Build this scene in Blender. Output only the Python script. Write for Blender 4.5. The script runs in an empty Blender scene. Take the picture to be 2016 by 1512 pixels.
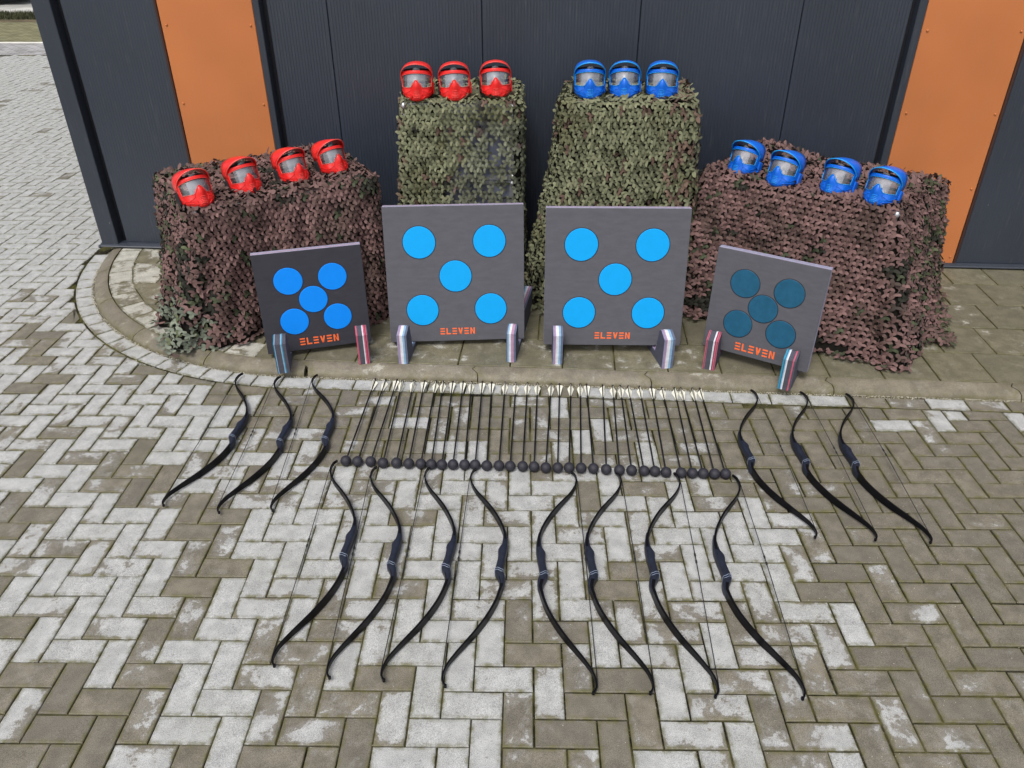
import bpy, bmesh, math, random
import numpy as np
from mathutils import Vector, Matrix
random.seed(7)
RNG = np.random.default_rng(11)
sc = bpy.context.scene
C = sc.collection

# ---------------------------------------------------------------- camera
PITCH, YAW, ROLL = 0.557668, 0.0131298, 0.0019372
CAM = Vector((-0.0504, -1.5223, 2.3435))
def cam_basis(r, u, f):
    c, s = math.cos(ROLL), math.sin(ROLL); x = r*c+u*s; up = -r*s+u*c
    c, s = math.cos(PITCH), math.sin(PITCH); y = f*c+up*s; z = -f*s+up*c
    c, s = math.cos(YAW), math.sin(YAW)
    return Vector((x*c-y*s, x*s+y*c, z))
cd = bpy.data.cameras.new('camera'); co = bpy.data.objects.new('camera', cd); C.objects.link(co)
R_, U_, F_ = cam_basis(1,0,0), cam_basis(0,1,0), cam_basis(0,0,1)
co.matrix_world = Matrix(((R_.x,U_.x,-F_.x,CAM.x),(R_.y,U_.y,-F_.y,CAM.y),(R_.z,U_.z,-F_.z,CAM.z),(0,0,0,1)))
cd.sensor_width = 36; cd.lens = 36*1532.97/2016; cd.clip_start = .05; cd.clip_end = 600
sc.camera = co
# ---------------------------------------------------------------- overcast daylight
SUN_EL, SUN_AZ = math.radians(58), math.radians(200)      # azimuth clockwise from +y
w = bpy.data.worlds.new('World'); sc.world = w; w.use_nodes = True
nt = w.node_tree; nt.nodes.clear()
sky = nt.nodes.new('ShaderNodeTexSky'); sky.sky_type = 'NISHITA'; sky.sun_disc = False
sky.sun_elevation = SUN_EL; sky.sun_rotation = SUN_AZ; sky.air_density = 1.0; sky.dust_density = 4.0
hs = nt.nodes.new('ShaderNodeHueSaturation'); hs.inputs['Saturation'].default_value = .3
bg = nt.nodes.new('ShaderNodeBackground'); bg.inputs['Strength'].default_value = .115
wo = nt.nodes.new('ShaderNodeOutputWorld')
nt.links.new(sky.outputs[0], hs.inputs['Color']); nt.links.new(hs.outputs[0], bg.inputs['Color']); nt.links.new(bg.outputs[0], wo.inputs['Surface'])
sl = bpy.data.lights.new('sun', 'SUN'); sl.energy = 1.35; sl.angle = math.radians(20); sl.color = (1, .965, .92)
so = bpy.data.objects.new('sun', sl); C.objects.link(so)
sd = Vector((math.sin(SUN_AZ)*math.cos(SUN_EL), math.cos(SUN_AZ)*math.cos(SUN_EL), math.sin(SUN_EL)))
so.rotation_euler = sd.to_track_quat('Z', 'Y').to_euler(); so.location = sd*30
sc.view_settings.view_transform = 'Standard'; sc.view_settings.look = 'None'
sc.view_settings.gamma = 1; sc.view_settings.use_curve_mapping = False
sc.view_settings.exposure = 0.42

# ---------------------------------------------------------------- helpers
def empty(name, loc=(0,0,0), rz=0.0, parent=None):
    o = bpy.data.objects.new(name, None); C.objects.link(o)
    o.location = loc; o.rotation_euler = (0,0,rz); o.empty_display_size = .05
    if parent: o.parent = parent
    return o
def tag(o, label=None, cat=None, group=None, kind=None):
    if label: o['label'] = label
    if cat: o['category'] = cat
    if group: o['group'] = group
    if kind: o['kind'] = kind
    return o
def mesh_obj(name, verts, faces, mats, parent=None, smooth=False, mi=None):
    me = bpy.data.meshes.new(name); me.from_pydata([tuple(v) for v in verts], [], faces)
    for m in (mats if isinstance(mats, (list, tuple)) else [mats]): me.materials.append(m)
    if mi is not None: me.polygons.foreach_set('material_index', mi)
    if smooth: me.polygons.foreach_set('use_smooth', [True]*len(me.polygons))
    me.update()
    o = bpy.data.objects.new(name, me); C.objects.link(o)
    if parent: o.parent = parent
    return o
class MB:
    def __init__(s): s.v = []; s.f = []; s.mi = []
    def add(s, vs, fs, mi=0):
        n = len(s.v); s.v += [tuple(v) for v in vs]; s.f += [tuple(n+i for i in f) for f in fs]; s.mi += [mi]*len(fs)
    def box(s, a, b, mi=0):
        (x0,y0,z0),(x1,y1,z1) = a, b
        s.add([(x0,y0,z0),(x1,y0,z0),(x1,y1,z0),(x0,y1,z0),(x0,y0,z1),(x1,y0,z1),(x1,y1,z1),(x0,y1,z1)],
              [(3,2,1,0),(4,5,6,7),(0,1,5,4),(1,2,6,5),(2,3,7,6),(3,0,4,7)], mi)
    def bevbox(s, a, b, r, mi=0):
        # box with chamfered edges
        bm = bmesh.new(); bmesh.ops.create_cube(bm, size=1)
        for v in bm.verts: v.co = Vector([(a[i]+b[i])/2+v.co[i]*(b[i]-a[i]) for i in range(3)])
        bmesh.ops.bevel(bm, geom=bm.edges[:], offset=r, segments=1, affect='EDGES')
        bm.verts.index_update(); s.add([v.co[:] for v in bm.verts], [[v.index for v in f.verts] for f in bm.faces], mi); bm.free()
    def tube(s, pts, r, n=8, mi=0, cap=True, closed=False):
        pts = [Vector(p) for p in pts]; N = len(pts); rs = r if isinstance(r, (list,tuple)) else [r]*N
        vs = []; prev = None
        for i, p in enumerate(pts):
            if closed: t = (pts[(i+1)%N]-pts[i-1])
            else: t = pts[min(i+1,N-1)]-pts[max(i-1,0)]
            t.normalize()
            up = prev if prev is not None else (Vector((0,0,1)) if abs(t.z) < .9 else Vector((1,0,0)))
            a = t.cross(up); a.normalize(); b = a.cross(t); b.normalize(); prev = b
            for k in range(n):
                q = 2*math.pi*k/n; vs.append(p+(a*math.cos(q)+b*math.sin(q))*rs[i])
        fs = []
        for i in range(N if closed else N-1):
            j = (i+1) % N
            for k in range(n): fs.append((i*n+k, i*n+(k+1)%n, j*n+(k+1)%n, j*n+k))
        if cap and not closed: fs.append(tuple(range(n))[::-1]); fs.append(tuple((N-1)*n+k for k in range(n)))
        s.add(vs, fs, mi)
    def lathe(s, prof, n=20, axis='z', mi=0, off=(0,0,0)):
        vs = []; fs = []
        for r, h in prof:
            for k in range(n):
                q = 2*math.pi*k/n; c, d = r*math.cos(q), r*math.sin(q)
                vs.append({'z':(c,d,h),'y':(c,h,d),'x':(h,c,d)}[axis])
        for i in range(len(prof)-1):
            for k in range(n): fs.append((i*n+k, i*n+(k+1)%n, (i+1)*n+(k+1)%n, (i+1)*n+k))
        vs = [(a+off[0],b+off[1],c+off[2]) for a,b,c in vs]
        fs.append(tuple(range(n))[::-1]); fs.append(tuple((len(prof)-1)*n+k for k in range(n)))
        s.add(vs, fs, mi)
    def build(s, name, mats, parent=None, smooth=False, fixn=True):
        o = mesh_obj(name, s.v, s.f, mats, parent, smooth, s.mi)
        if fixn:
            bm = bmesh.new(); bm.from_mesh(o.data); bmesh.ops.recalc_face_normals(bm, faces=bm.faces[:]); bm.to_mesh(o.data); bm.free()
        return o
def sharp(o, deg=35):
    o.data.polygons.foreach_set('use_smooth', [True]*len(o.data.polygons))
    bm = bmesh.new(); bm.from_mesh(o.data)
    for e in bm.edges:
        e.smooth = not (len(e.link_faces) == 2 and e.calc_face_angle(0) > math.radians(deg))
    bm.to_mesh(o.data); bm.free(); return o
# building frame: s along the wall, d metres in front of it
WA = math.atan(-0.0538); EX = Vector((math.cos(WA), math.sin(WA), 0)); NX = Vector((-math.sin(WA), math.cos(WA), 0)); W0 = Vector((0, 3.966, 0))
def bw(s, d, z=0.0): return W0+EX*s-NX*d+Vector((0,0,z))
def wb(x, y):
    X = Vector((x, y, 0))-W0; return X.dot(EX), -X.dot(NX)
KZ = .05
# ---------------------------------------------------------------- materials
def mat(name, base=(.5,.5,.5), rough=.6, metal=0, spec=.5):
    m = bpy.data.materials.new(name); m.use_nodes = True; b = m.node_tree.nodes['Principled BSDF']
    b.inputs['Base Color'].default_value = (*base, 1); b.inputs['Roughness'].default_value = rough
    b.inputs['Metallic'].default_value = metal; b.inputs['Specular IOR Level'].default_value = spec
    return m
class NT:
    def __init__(s, m): s.t = m.node_tree; s.b = s.t.nodes.get('Principled BSDF')
    def n(s, ty, **kw):
        x = s.t.nodes.new(ty)
        for k, v in kw.items(): setattr(x, k, v)
        return x
    def l(s, a, b): s.t.links.new(a, b)
    def noise(s, scale, detail=4, rough=.55, vec=None, dist=0):
        x = s.n('ShaderNodeTexNoise'); x.inputs['Scale'].default_value = scale; x.inputs['Detail'].default_value = detail
        x.inputs['Roughness'].default_value = rough; x.inputs['Distortion'].default_value = dist
        if vec is not None: s.l(vec, x.inputs['Vector'])
        return x.outputs['Fac']
    def math(s, op, a, b=None, c=None, clamp=False):
        x = s.n('ShaderNodeMath', operation=op); x.use_clamp = clamp
        for i, q in enumerate((a, b, c)):
            if q is None: continue
            if isinstance(q, (int, float)): x.inputs[i].default_value = q
            else: s.l(q, x.inputs[i])
        return x.outputs[0]
    def ramp(s, fac, lo, hi, smooth=True):
        x = s.n('ShaderNodeMapRange', interpolation_type='SMOOTHSTEP' if smooth else 'LINEAR')
        x.inputs['From Min'].default_value = lo; x.inputs['From Max'].default_value = hi; s.l(fac, x.inputs['Value']); return x.outputs[0]
    def mix(s, fac, a, b, mode='MIX'):
        x = s.n('ShaderNodeMix', data_type='RGBA', blend_type=mode)
        if isinstance(fac, (int, float)): x.inputs[0].default_value = fac
        else: s.l(fac, x.inputs[0])
        for i, q in ((6, a), (7, b)):
            if isinstance(q, tuple): x.inputs[i].default_value = (*q, 1) if len(q) == 3 else q
            else: s.l(q, x.inputs[i])
        return x.outputs[2]
    def pos(s):
        return s.n('ShaderNodeNewGeometry').outputs['Position']
    def bump(s, h, strength=.4, dist=.002):
        x = s.n('ShaderNodeBump'); x.inputs['Strength'].default_value = strength; x.inputs['Distance'].default_value = dist
        s.l(h, x.inputs['Height']); s.l(x.outputs[0], s.b.inputs['Normal'])
def stone_mat(name, dry, wet, moss, edge_moss=.5, patch=9.0, bluish=.0):
    m = mat(name, dry, .75, spec=.3); t = NT(m); P = t.pos()
    a = t.n('ShaderNodeAttribute'); a.attribute_name = 'wet'; e = t.n('ShaderNodeAttribute'); e.attribute_name = 'edge'
    ri = t.n('ShaderNodeAttribute'); ri.attribute_name = 'tone'
    cx_ = t.n('ShaderNodeCombineXYZ'); t.l(t.math('MULTIPLY', ri.outputs['Fac'], 37), cx_.inputs[2])
    va = t.n('ShaderNodeVectorMath', operation='ADD'); t.l(P, va.inputs[0]); t.l(cx_.outputs[0], va.inputs[1]); PV = va.outputs[0]
    n1 = t.noise(patch, 5, .62, PV, .3); n2 = t.noise(60, 3, .6, P); n3 = t.noise(2.2, 3, .5, P)
    v = t.math('ADD', t.math('MULTIPLY', t.math('SUBTRACT', n1, .5), 1.5), t.math('ADD', .5, t.math('MULTIPLY', t.math('SUBTRACT', n2, .5), .30)))
    v = t.math('SUBTRACT', v, t.math('MULTIPLY', t.math('SUBTRACT', a.outputs['Fac'], .5), .66))
    v = t.math('SUBTRACT', v, t.math('MULTIPLY', e.outputs['Fac'], .12))
    dryf = t.ramp(v, .47, .53)
    # grain
    vo = t.n('ShaderNodeTexVoronoi'); vo.inputs['Scale'].default_value = 260; t.l(P, vo.inputs['Vector'])
    g = t.noise(420, 2, .7, P)
    speck = t.ramp(vo.outputs['Distance'], .10, .0)
    dn = t.noise(14, 4, .6, P)
    cd_ = t.mix(t.ramp(dn, .3, .72), tuple(c*.80 for c in dry), tuple(min(c*1.10, .9) for c in dry))
    cw_ = t.mix(t.ramp(dn, .3, .7), tuple(c*.78 for c in wet), tuple(c*1.25 for c in wet))
    cw_ = t.mix(t.math('MULTIPLY', ri.outputs['Fac'], .5), cw_, tuple(c*k for c, k in zip(wet, (.72, .74, .82))))
    mid = tuple(x*.5+y*.5 for x, y in zip(dry, wet))
    cw_ = t.mix(t.math('MULTIPLY', t.ramp(v, .33, .50), .55), cw_, mid)
    cd_ = t.mix(t.math('MULTIPLY', t.ramp(v, .62, .50), .35), cd_, mid)
    c = t.mix(dryf, cw_, cd_)
    # damp brown rim around the dry patch
    rim = t.math('MULTIPLY', t.ramp(v, .40, .48), t.ramp(v, .50, .48))
    c = t.mix(t.math('MULTIPLY', rim, .3), c, tuple(x*.8 for x in wet))
    gr = t.ramp(g, .25, .75)
    c = t.mix(.75, c, t.mix(gr, (.18,.18,.18), (.80,.80,.80)), 'OVERLAY')
    pit = t.noise(170, 2, .6, P); c = t.mix(t.math('MULTIPLY', t.ramp(pit, .63, .72), .45), c, tuple(x*.45 for x in wet))
    c = t.mix(t.math('MULTIPLY', speck, .6), c, (.62,.6,.54))
    big = t.noise(75, 2, .5, P)
    c = t.mix(t.math('MULTIPLY', t.ramp(big, .66, .74), .5), c, tuple(x*.6 for x in wet))
    em = t.math('MULTIPLY', e.outputs['Fac'], t.ramp(t.noise(26, 4, .6, P), .35, .68))
    c = t.mix(t.math('MULTIPLY', em, edge_moss), c, moss)
    mz = t.ramp(n3, .5, .75)
    c = t.mix(t.math('MULTIPLY', mz, .12), c, moss)
    t.l(c, t.b.inputs['Base Color'])
    r = t.math('SUBTRACT', .85, t.math('MULTIPLY', t.math('SUBTRACT', 1, dryf), .3)); t.l(r, t.b.inputs['Roughness'])
    t.bump(t.math('ADD', t.math('MULTIPLY', g, .5), t.math('MULTIPLY', t.noise(90, 4, .6, P), .8)), .5, .0016)
    return m
M = {}
M['brick'] = stone_mat('concrete_paver', (.44,.445,.44), (.190,.171,.134), (.12,.115,.035), .8, 6.0)
M['slab'] = stone_mat('paving_slab', (.46,.45,.40), (.175,.160,.108), (.105,.10,.035), .6, 9)
M['kerb'] = stone_mat('kerb_concrete', (.40,.385,.33), (.205,.180,.135), (.12,.112,.03), .7, 7.0)
def joint_mat():
    m = mat('joint_moss', (.06,.06,.03), .95, spec=.1); t = NT(m); P = t.pos()
    n = t.noise(9, 5, .65, P); n2 = t.noise(160, 3, .7, P); n3 = t.noise(1.1, 3, .5, P)
    c = t.mix(t.ramp(n, .42, .68), (.013,.012,.007), (.085,.082,.022))
    c = t.mix(t.ramp(n3, .42, .6), c, t.mix(t.ramp(n, .3, .7), (.03,.028,.014), (.135,.125,.05)))
    c = t.mix(t.ramp(n2, .58, .72), c, (.22,.20,.14))
    t.l(c, t.b.inputs['Base Color']); t.bump(n2, .9, .004); return m
M['joint'] = joint_mat()
def noisy(name, base, rough, amt=.25, scale=30, spec=.5, bump=0, metal=0, bs=200, stretch=None):
    m = mat(name, base, rough, metal, spec); t = NT(m)
    tc = t.n('ShaderNodeTexCoord').outputs['Object']
    if stretch:
        mp = t.n('ShaderNodeMapping'); mp.inputs['Scale'].default_value = stretch; t.l(tc, mp.inputs['Vector']); tc = mp.outputs[0]
    n = t.noise(scale, 5, .6, tc)
    c = t.mix(t.ramp(n, .3, .7), tuple(x*(1-amt) for x in base), tuple(min(1, x*(1+amt)) for x in base)); t.l(c, t.b.inputs['Base Color'])
    r = t.math('ADD', rough-.06, t.math('MULTIPLY', n, .12)); t.l(r, t.b.inputs['Roughness'])
    if 'grey_foam' in name or 'charcoal' in name:
        mp = t.n('ShaderNodeMapping'); mp.inputs['Scale'].default_value = (2, 2, 9); mp.inputs['Rotation'].default_value = (0, .5, 0); t.l(t.n('ShaderNodeTexCoord').outputs['Object'], mp.inputs['Vector'])
        sc_ = t.noise(5, 6, .75, mp.outputs[0]); c = t.mix(t.math('MULTIPLY', t.ramp(sc_, .63, .72), .22), c, (.30,.29,.30)); t.l(c, t.b.inputs['Base Color'])
    if bump: t.bump(t.noise(bs, 3, .6, tc), bump, .001)
    return m
def wall_mat(name, base, rough, spec=.5):
    m = mat(name, base, rough, 0, spec); t = NT(m); P = t.pos()
    n = t.noise(1.3, 3, .5, P); n2 = t.noise(40, 5, .7, P)
    mp = t.n('ShaderNodeMapping'); mp.inputs['Scale'].default_value = (25, 25, 2.0); t.l(P, mp.inputs['Vector'])
    st = t.noise(3, 4, .6, mp.outputs[0])
    c = t.mix(t.ramp(n, .3, .7), tuple(x*.92 for x in base), tuple(x*1.08 for x in base))
    c = t.mix(t.math('MULTIPLY', t.ramp(st, .55, .8), .10), c, (.3,.3,.28))
    sp = t.n('ShaderNodeTexVoronoi'); sp.inputs['Scale'].default_value = 5.5; t.l(P, sp.inputs['Vector'])
    z = t.n('ShaderNodeSeparateXYZ'); t.l(P, z.inputs[0])
    dirt = t.math('MULTIPLY', t.ramp(sp.outputs['Distance'], .028, .012), t.ramp(z.outputs[2], 1.2, .1))
    c = t.mix(t.math('MULTIPLY', dirt, .55), c, (.45,.45,.42))
    t.l(c, t.b.inputs['Base Color'])
    t.l(t.math('ADD', rough-.05, t.math('MULTIPLY', n2, .1)), t.b.inputs['Roughness']); return m
M['dark'] = wall_mat('anthracite_steel', (.030,.038,.056), .36, .8)
M['trim'] = wall_mat('anthracite_trim', (.032,.039,.054), .40, .6)
M['gap'] = mat('near_black_gap', (.008,.009,.014), .6)  # near-black colour of the wall gaps and the body behind them
M['orange'] = wall_mat('orange_steel', (.53,.180,.060), .42, .4)
M['orange_edge'] = mat('brown_panel_edge', (.05,.018,.012), .6)
M['black_limb'] = noisy('black_limb', (.004,.004,.006), .38, .2, 60, .15)
M['riser'] = noisy('navy_riser', (.010,.014,.029), .5, .25, 40, .45, .3)
M['string'] = mat('black_string', (.012,.012,.012), .7)
M['ring'] = mat('pale_inlay', (.30,.36,.48), .4)
M['shaft'] = mat('black_carbon', (.003,.003,.004), .5, 0, .2)
M['ball'] = noisy('black_foam_ball', (.020,.019,.028), .6, .25, 90, .5, .5, bs=700)
M['vane'] = noisy('cream_vane', (.88,.86,.74), .45, .1, 80)
M['nock'] = mat('black_nock', (.008,.008,.009), .5)
M['foam'] = noisy('grey_foam', (.108,.108,.125), .8, .07, 12, .2, .3, bs=500, stretch=(1,1,3))
M['foam_dark'] = noisy('charcoal_foam', (.045,.045,.057), .8, .08, 12, .2, .3, bs=500, stretch=(1,1,3))
M['foam_edge'] = noisy('lavender_sheen_edge', (.34,.33,.46), .6, .1, 30, .3, .2)  # cut edges lighter than the face, sky sheen included in the colour
M['foam_line'] = mat('pink_foam_edge', (.62,.30,.36), .6)
M['cyan'] = noisy('cyan_disc', (.0,.37,.86), .6, .02, 20, .3)
M['azure'] = noisy('azure_disc', (.0,.26,.95), .6, .02, 20, .3)
M['teal'] = noisy('dark_teal_disc', (.014,.100,.185), .55, .1, 20, .3)
M['seam'] = mat('disc_shade_ring', (.015,.017,.03), .8)  # shade of the gap round a disc, given as a dark colour
M['orange_ink'] = mat('orange_lettering', (1.0,.17,.04), .55)
LC = dict(g=(.105,.105,.135), s=(.15,.18,.27), p=(.62,.13,.20), P=(.50,.30,.44), w=(.80,.82,.90), b=(.06,.32,.50), l=(.30,.50,.72), m=(.16,.02,.05), v=(.33,.30,.46), d=(.04,.16,.25))
for k, c in LC.items(): M['L'+k] = noisy('foam_sheet_'+k, tuple(x*.8 for x in c), .9, .12, 40, .1, .4)
M['foot_side'] = noisy('foot_side_foam', (.085,.088,.125), .7, .12, 30, .3, .3)
def plastic(name, base, rough=.3):
    m = mat(name, base, rough, 0, .5); b = m.node_tree.nodes['Principled BSDF']
    t = NT(m); n = t.noise(300, 2, .5, t.n('ShaderNodeTexCoord').outputs['Object']); t.bump(n, .05, .0004)
    b.inputs['Subsurface Weight'].default_value = .15; b.inputs['Subsurface Radius'].default_value = (.01,.004,.004) if base[0] > .3 else (.003,.005,.01)
    return m
M['red'] = plastic('red_plastic', (.80,.022,.020), .34); M['red_rim'] = plastic('red_rim_lit', (.86,.10,.085), .3)  # rim copies lightened for light passing through the thin plastic
M['blue'] = plastic('blue_plastic', (.003,.135,.68), .34); M['blue_rim'] = plastic('blue_rim_lit', (.02,.36,.85), .3)
M['padding'] = mat('black_padding', (.012,.012,.014), .9)
M['strap'] = mat('black_strap', (.02,.02,.02), .8)
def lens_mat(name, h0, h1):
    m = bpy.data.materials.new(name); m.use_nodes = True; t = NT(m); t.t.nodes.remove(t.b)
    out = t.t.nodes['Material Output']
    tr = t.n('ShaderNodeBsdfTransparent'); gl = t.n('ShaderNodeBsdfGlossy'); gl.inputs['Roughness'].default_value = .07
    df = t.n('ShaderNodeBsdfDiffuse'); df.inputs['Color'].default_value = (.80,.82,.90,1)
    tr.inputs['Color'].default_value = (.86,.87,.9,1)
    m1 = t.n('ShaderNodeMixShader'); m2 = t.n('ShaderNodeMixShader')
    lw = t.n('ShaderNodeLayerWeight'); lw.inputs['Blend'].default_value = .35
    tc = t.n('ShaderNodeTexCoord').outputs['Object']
    haze = t.math('MULTIPLY', t.ramp(t.noise(14, 2, .5, tc), .3, .75), h1); haze = t.math('ADD', haze, h0)  # whitish sky reflection put into the lens as diffuse haze
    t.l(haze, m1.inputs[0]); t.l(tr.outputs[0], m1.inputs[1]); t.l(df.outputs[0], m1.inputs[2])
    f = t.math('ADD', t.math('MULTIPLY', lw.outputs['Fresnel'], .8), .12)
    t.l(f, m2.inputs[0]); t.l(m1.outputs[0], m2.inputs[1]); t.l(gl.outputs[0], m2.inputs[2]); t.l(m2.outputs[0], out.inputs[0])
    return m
M['lens'] = lens_mat('clear_lens', .03, .08); M['lens2'] = lens_mat('lens_reflection_haze', .20, .30)
M['case'] = noisy('grey_case_laminate', (.13,.14,.19), .5, .15, 12, .4)
M['alu'] = noisy('aluminium_edge', (.62,.63,.66), .35, .1, 60, .5, 0, .8)
def net_mat():
    m = mat('camouflage_cloth', (.1,.08,.06), .72, 0, .25); t = NT(m)
    a = t.n('ShaderNodeAttribute'); a.attribute_name = 'tint'
    t.l(a.outputs['Color'], t.b.inputs['Base Color']); t.b.inputs['Sheen Weight'].default_value = .05
    t.bump(t.noise(900, 2, .5, t.pos()), .15, .0006); return m
M['net'] = net_mat()
M['backing'] = mat('net_gap_shade', (.012,.011,.009), .95, 0, .1)  # near-black, the shade behind the net gaps put into colour
M['grit'] = mat('pale_grit', (.62,.58,.48), .8)
WET = """
........................................................................................................................
........................................................................................................................
........................................................................................................................
........................................................................................................................
........................................................................................................................
............................................7...8...2...1...............................................................
.............................................98..94..52..23..44..44..09..7..............................................
...........................................9..95..09..92..09..94..07..66..9.............................................
...........................................59..60..56..40..49..64..65..66..7............................................
.........................................9..99..00..66..00..39..04..66..87..7...........................................
.........................................39..09..05..49..00..49..04..67..97.............................................
..........................................10..60..46..30..09..04..04..49..99............................................
........................................9..05..60..26..00..96..44..44..09..88...........................................
........................................05..05..05..64..04..44..44..44..96..99..........................................
......................................9..00..09..04..06..04..09..04..08..68..89.........................................
......................................25..54..69..00..40..43..39..00..49..78..7.........................................
.......................................55..02..61..00..21..00..05..00..49..89..6........................................
.....................................9..02..59..00..30..30..24..40..00..89..89..9.......................................
.....................................69..21..99..30..26..44..34..40..04..99..98..8......................................
...................................0..30..96..42..33..42..42..82..06..79..99..89........................................
...................................50..06..92..63..04..40..00..08..37..77..98..98.......................................
....................................90..46..44..34..40..04..43..43..76..98..89..98......................................
..................................2..06..92..21..38..68..04..44..04..88..98..98..99.....................................
..................................33..00..00..45..84..80..76..08..56..67..96..97..98....................................
................................2..16..44..34..54..76..44..74..04..76..86..97..49..8....................................
................................02..42..20..19..65..80..49..48..45..76..99..70..09..0...................................
.................................21..30..40..46..66..54..87..08..66..69..49..86..04..8..................................
...............................3..20..20..39..95..94..66..84..96..59..79..99..98..79..9.................................
...............................09..03..20..69..65..68..78..66..66..77..77..79..79..78...................................
.............................3..39..04..44..66..47..87..55..77..57..76..98..89..99..99..................................
.............................20..32..29..12..48..87..78..38..78..77..75..98..88..89..87.................................
..............................39..32..34..26..64..97..78..68..67..66..58..89..98..97..79................................
............................0..90..36..31..64..68..87..79..77..88..65..98..99..98..97..77...............................
............................34..30..31..43..56..77..76..76..88..78..46..99..87..98..98..7...............................
..........................2..99..02..24..35..74..75..89..86..68..87..76..99..99..97..99..7..............................
..........................33..00..54..45..75..68..86..76..87..68..97..59..79..99..99..99..9.............................
...........................33..93..21..23..63..78..88..68..67..77..56..68..89..98..99..99..6............................
.........................3..21..22..13..44..45..66..78..77..66..57..56..87..98..68..88..99..9...........................
.........................14..12..24..03..15..05..28..08..06..18..07..27..25..09..99..96..97.............................
.......................4..01..00..22..22..11..00..00..11..21..10..11..11..01..01..22..00..12............................
.......................10..10..10..11..01..13..03..12..20..11..33..11..00..11..00..02..22..20...........................
........................01..11..02..30..00..00..11..20..11..20..00..13..20..10..00..22..21..03..........................
......................0..20..02..10..00..01..12..01..13..00..02..01..10..00..20..01..11..01..00.........................
......................00..20..00..03..10..12..02..20..11..20..31..01..02..31..21..20..02..12..0.........................
....................0..01..21..22..20..01..23..01..00..12..20..10..11..11..20..02..01..12..11..2........................
....................10..01..20..00..00..00..12..00..11..01..21..32..02..01..32..10..11..00..00..1.......................
.....................00..00..10..10..22..13..10..11..00..21..12..00..11..01..10..01..21..02..20..0......................
...................3..00..00..11..12..00..01..21..01..11..22..32..00..20..01..00..01..11..01..01........................
""".strip('\n').split('\n')
def wet_at(i, j, v):
    r = j+8; c = i+60
    if 0 <= r < len(WET) and 0 <= c < len(WET[r]) and WET[r][c] != '.': return int(WET[r][c])/9.0
    return None
# ---------------------------------------------------------------- ground
gm = mat('ground_soil', (.09,.085,.06), .95); t = NT(gm)
t.l(t.mix(t.ramp(t.noise(.6, 5, .6, t.pos()), .35, .65), (.07,.068,.045), (.17,.165,.13)), t.b.inputs['Base Color'])
g = MB(); g.add([(-250,-250,-.03),(250,-250,-.03),(250,250,-.03),(-250,250,-.03)], [(0,1,2,3)]); tag(g.build('ground', gm), kind='structure')
# bedding of the street paving
g = MB(); g.add([(-14,-4,-.0075),(12,-4,-.0075),(12,13.2,-.0075),(-14,13.2,-.0075)], [(0,1,2,3)])
street = tag(g.build('street', M['joint']), kind='structure')

def clip(poly, n, c):
    """keep the side n.p >= c"""
    out = []
    for i in range(len(poly)):
        a, b = poly[i], poly[(i+1) % len(poly)]
        da, db = n[0]*a[0]+n[1]*a[1]-c, n[0]*b[0]+n[1]*b[1]-c
        if da >= 0: out.append(a)
        if da*db < 0:
            k = da/(da-db); out.append((a[0]+(b[0]-a[0])*k, a[1]+(b[1]-a[1])*k))
    return out
def area(p): return .5*sum(p[i][0]*p[(i+1)%len(p)][1]-p[(i+1)%len(p)][0]*p[i][1] for i in range(len(p)))
def inset(poly, r):
    n = len(poly); out = []
    L = []
    for i in range(n):
        a, b = poly[i], poly[(i+1) % n]; dx, dy = b[0]-a[0], b[1]-a[1]; l = math.hypot(dx, dy) or 1e-9
        nx, ny = -dy/l, dx/l; L.append((nx, ny, nx*a[0]+ny*a[1]+r))
    for i in range(n):
        a, b = L[i-1], L[i]; det = a[0]*b[1]-a[1]*b[0]
        if abs(det) < 1e-4: out.append((poly[i][0]+b[0]*r, poly[i][1]+b[1]*r)); continue
        x = (a[2]*b[1]-a[1]*b[2])/det; y = (a[0]*b[2]-a[2]*b[0])/det
        if math.hypot(x-poly[i][0], y-poly[i][1]) > 5*r: x, y = poly[i][0]+(a[0]+b[0])*r*.7, poly[i][1]+(a[1]+b[1])*r*.7
        out.append((x, y))
    return out
def dedupe(poly, eps=.004):
    out = []
    for p in poly:
        if not out or math.hypot(p[0]-out[-1][0], p[1]-out[-1][1]) > eps: out.append(p)
    if len(out) > 1 and math.hypot(out[0][0]-out[-1][0], out[0][1]-out[-1][1]) <= eps: out.pop()
    return out
def stone(poly, z, wet, gap=.0022, ch=.0028, depth=.016, tilt=None, band=.013):
    """one stone: verts, faces, edge values. chamfered top with an inner ring for the mossy edge"""
    poly = dedupe(poly)
    if len(poly) < 3 or area(poly) < .0004: return None
    p0 = inset(poly, gap); p1 = inset(poly, gap+ch); p2 = inset(poly, gap+ch+band)
    if area(p2) < .00002 or area(p1) < .0001: return None
    n = len(poly); cx = sum(q[0] for q in poly)/n; cy = sum(q[1] for q in poly)/n
    tx, ty = tilt or (random.gauss(0,.004), random.gauss(0,.004))
    zz = lambda q: z+(q[0]-cx)*tx+(q[1]-cy)*ty
    vs = [(*q, zz(q)) for q in p2]+[(*q, zz(q)) for q in p1]+[(*q, zz(q)-ch) for q in p0]+[(*q, z-depth) for q in p0]
    ev = [0]*n+[1]*n+[1]*n+[1]*n
    fs = [tuple(range(n))]
    for r in range(3):
        for i in range(n):
            j = (i+1) % n; fs.append((r*n+i, (r+1)*n+i, (r+1)*n+j, r*n+j))
    return vs, fs, ev
def put_attrs(me, ev, wv, tv):
    for nm, vals in (('edge', ev), ('wet', wv), ('tone', tv)):
        a = me.attributes.new(nm, 'FLOAT', 'POINT'); a.data.foreach_set('value', np.asarray(vals, dtype=np.float32))
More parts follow.
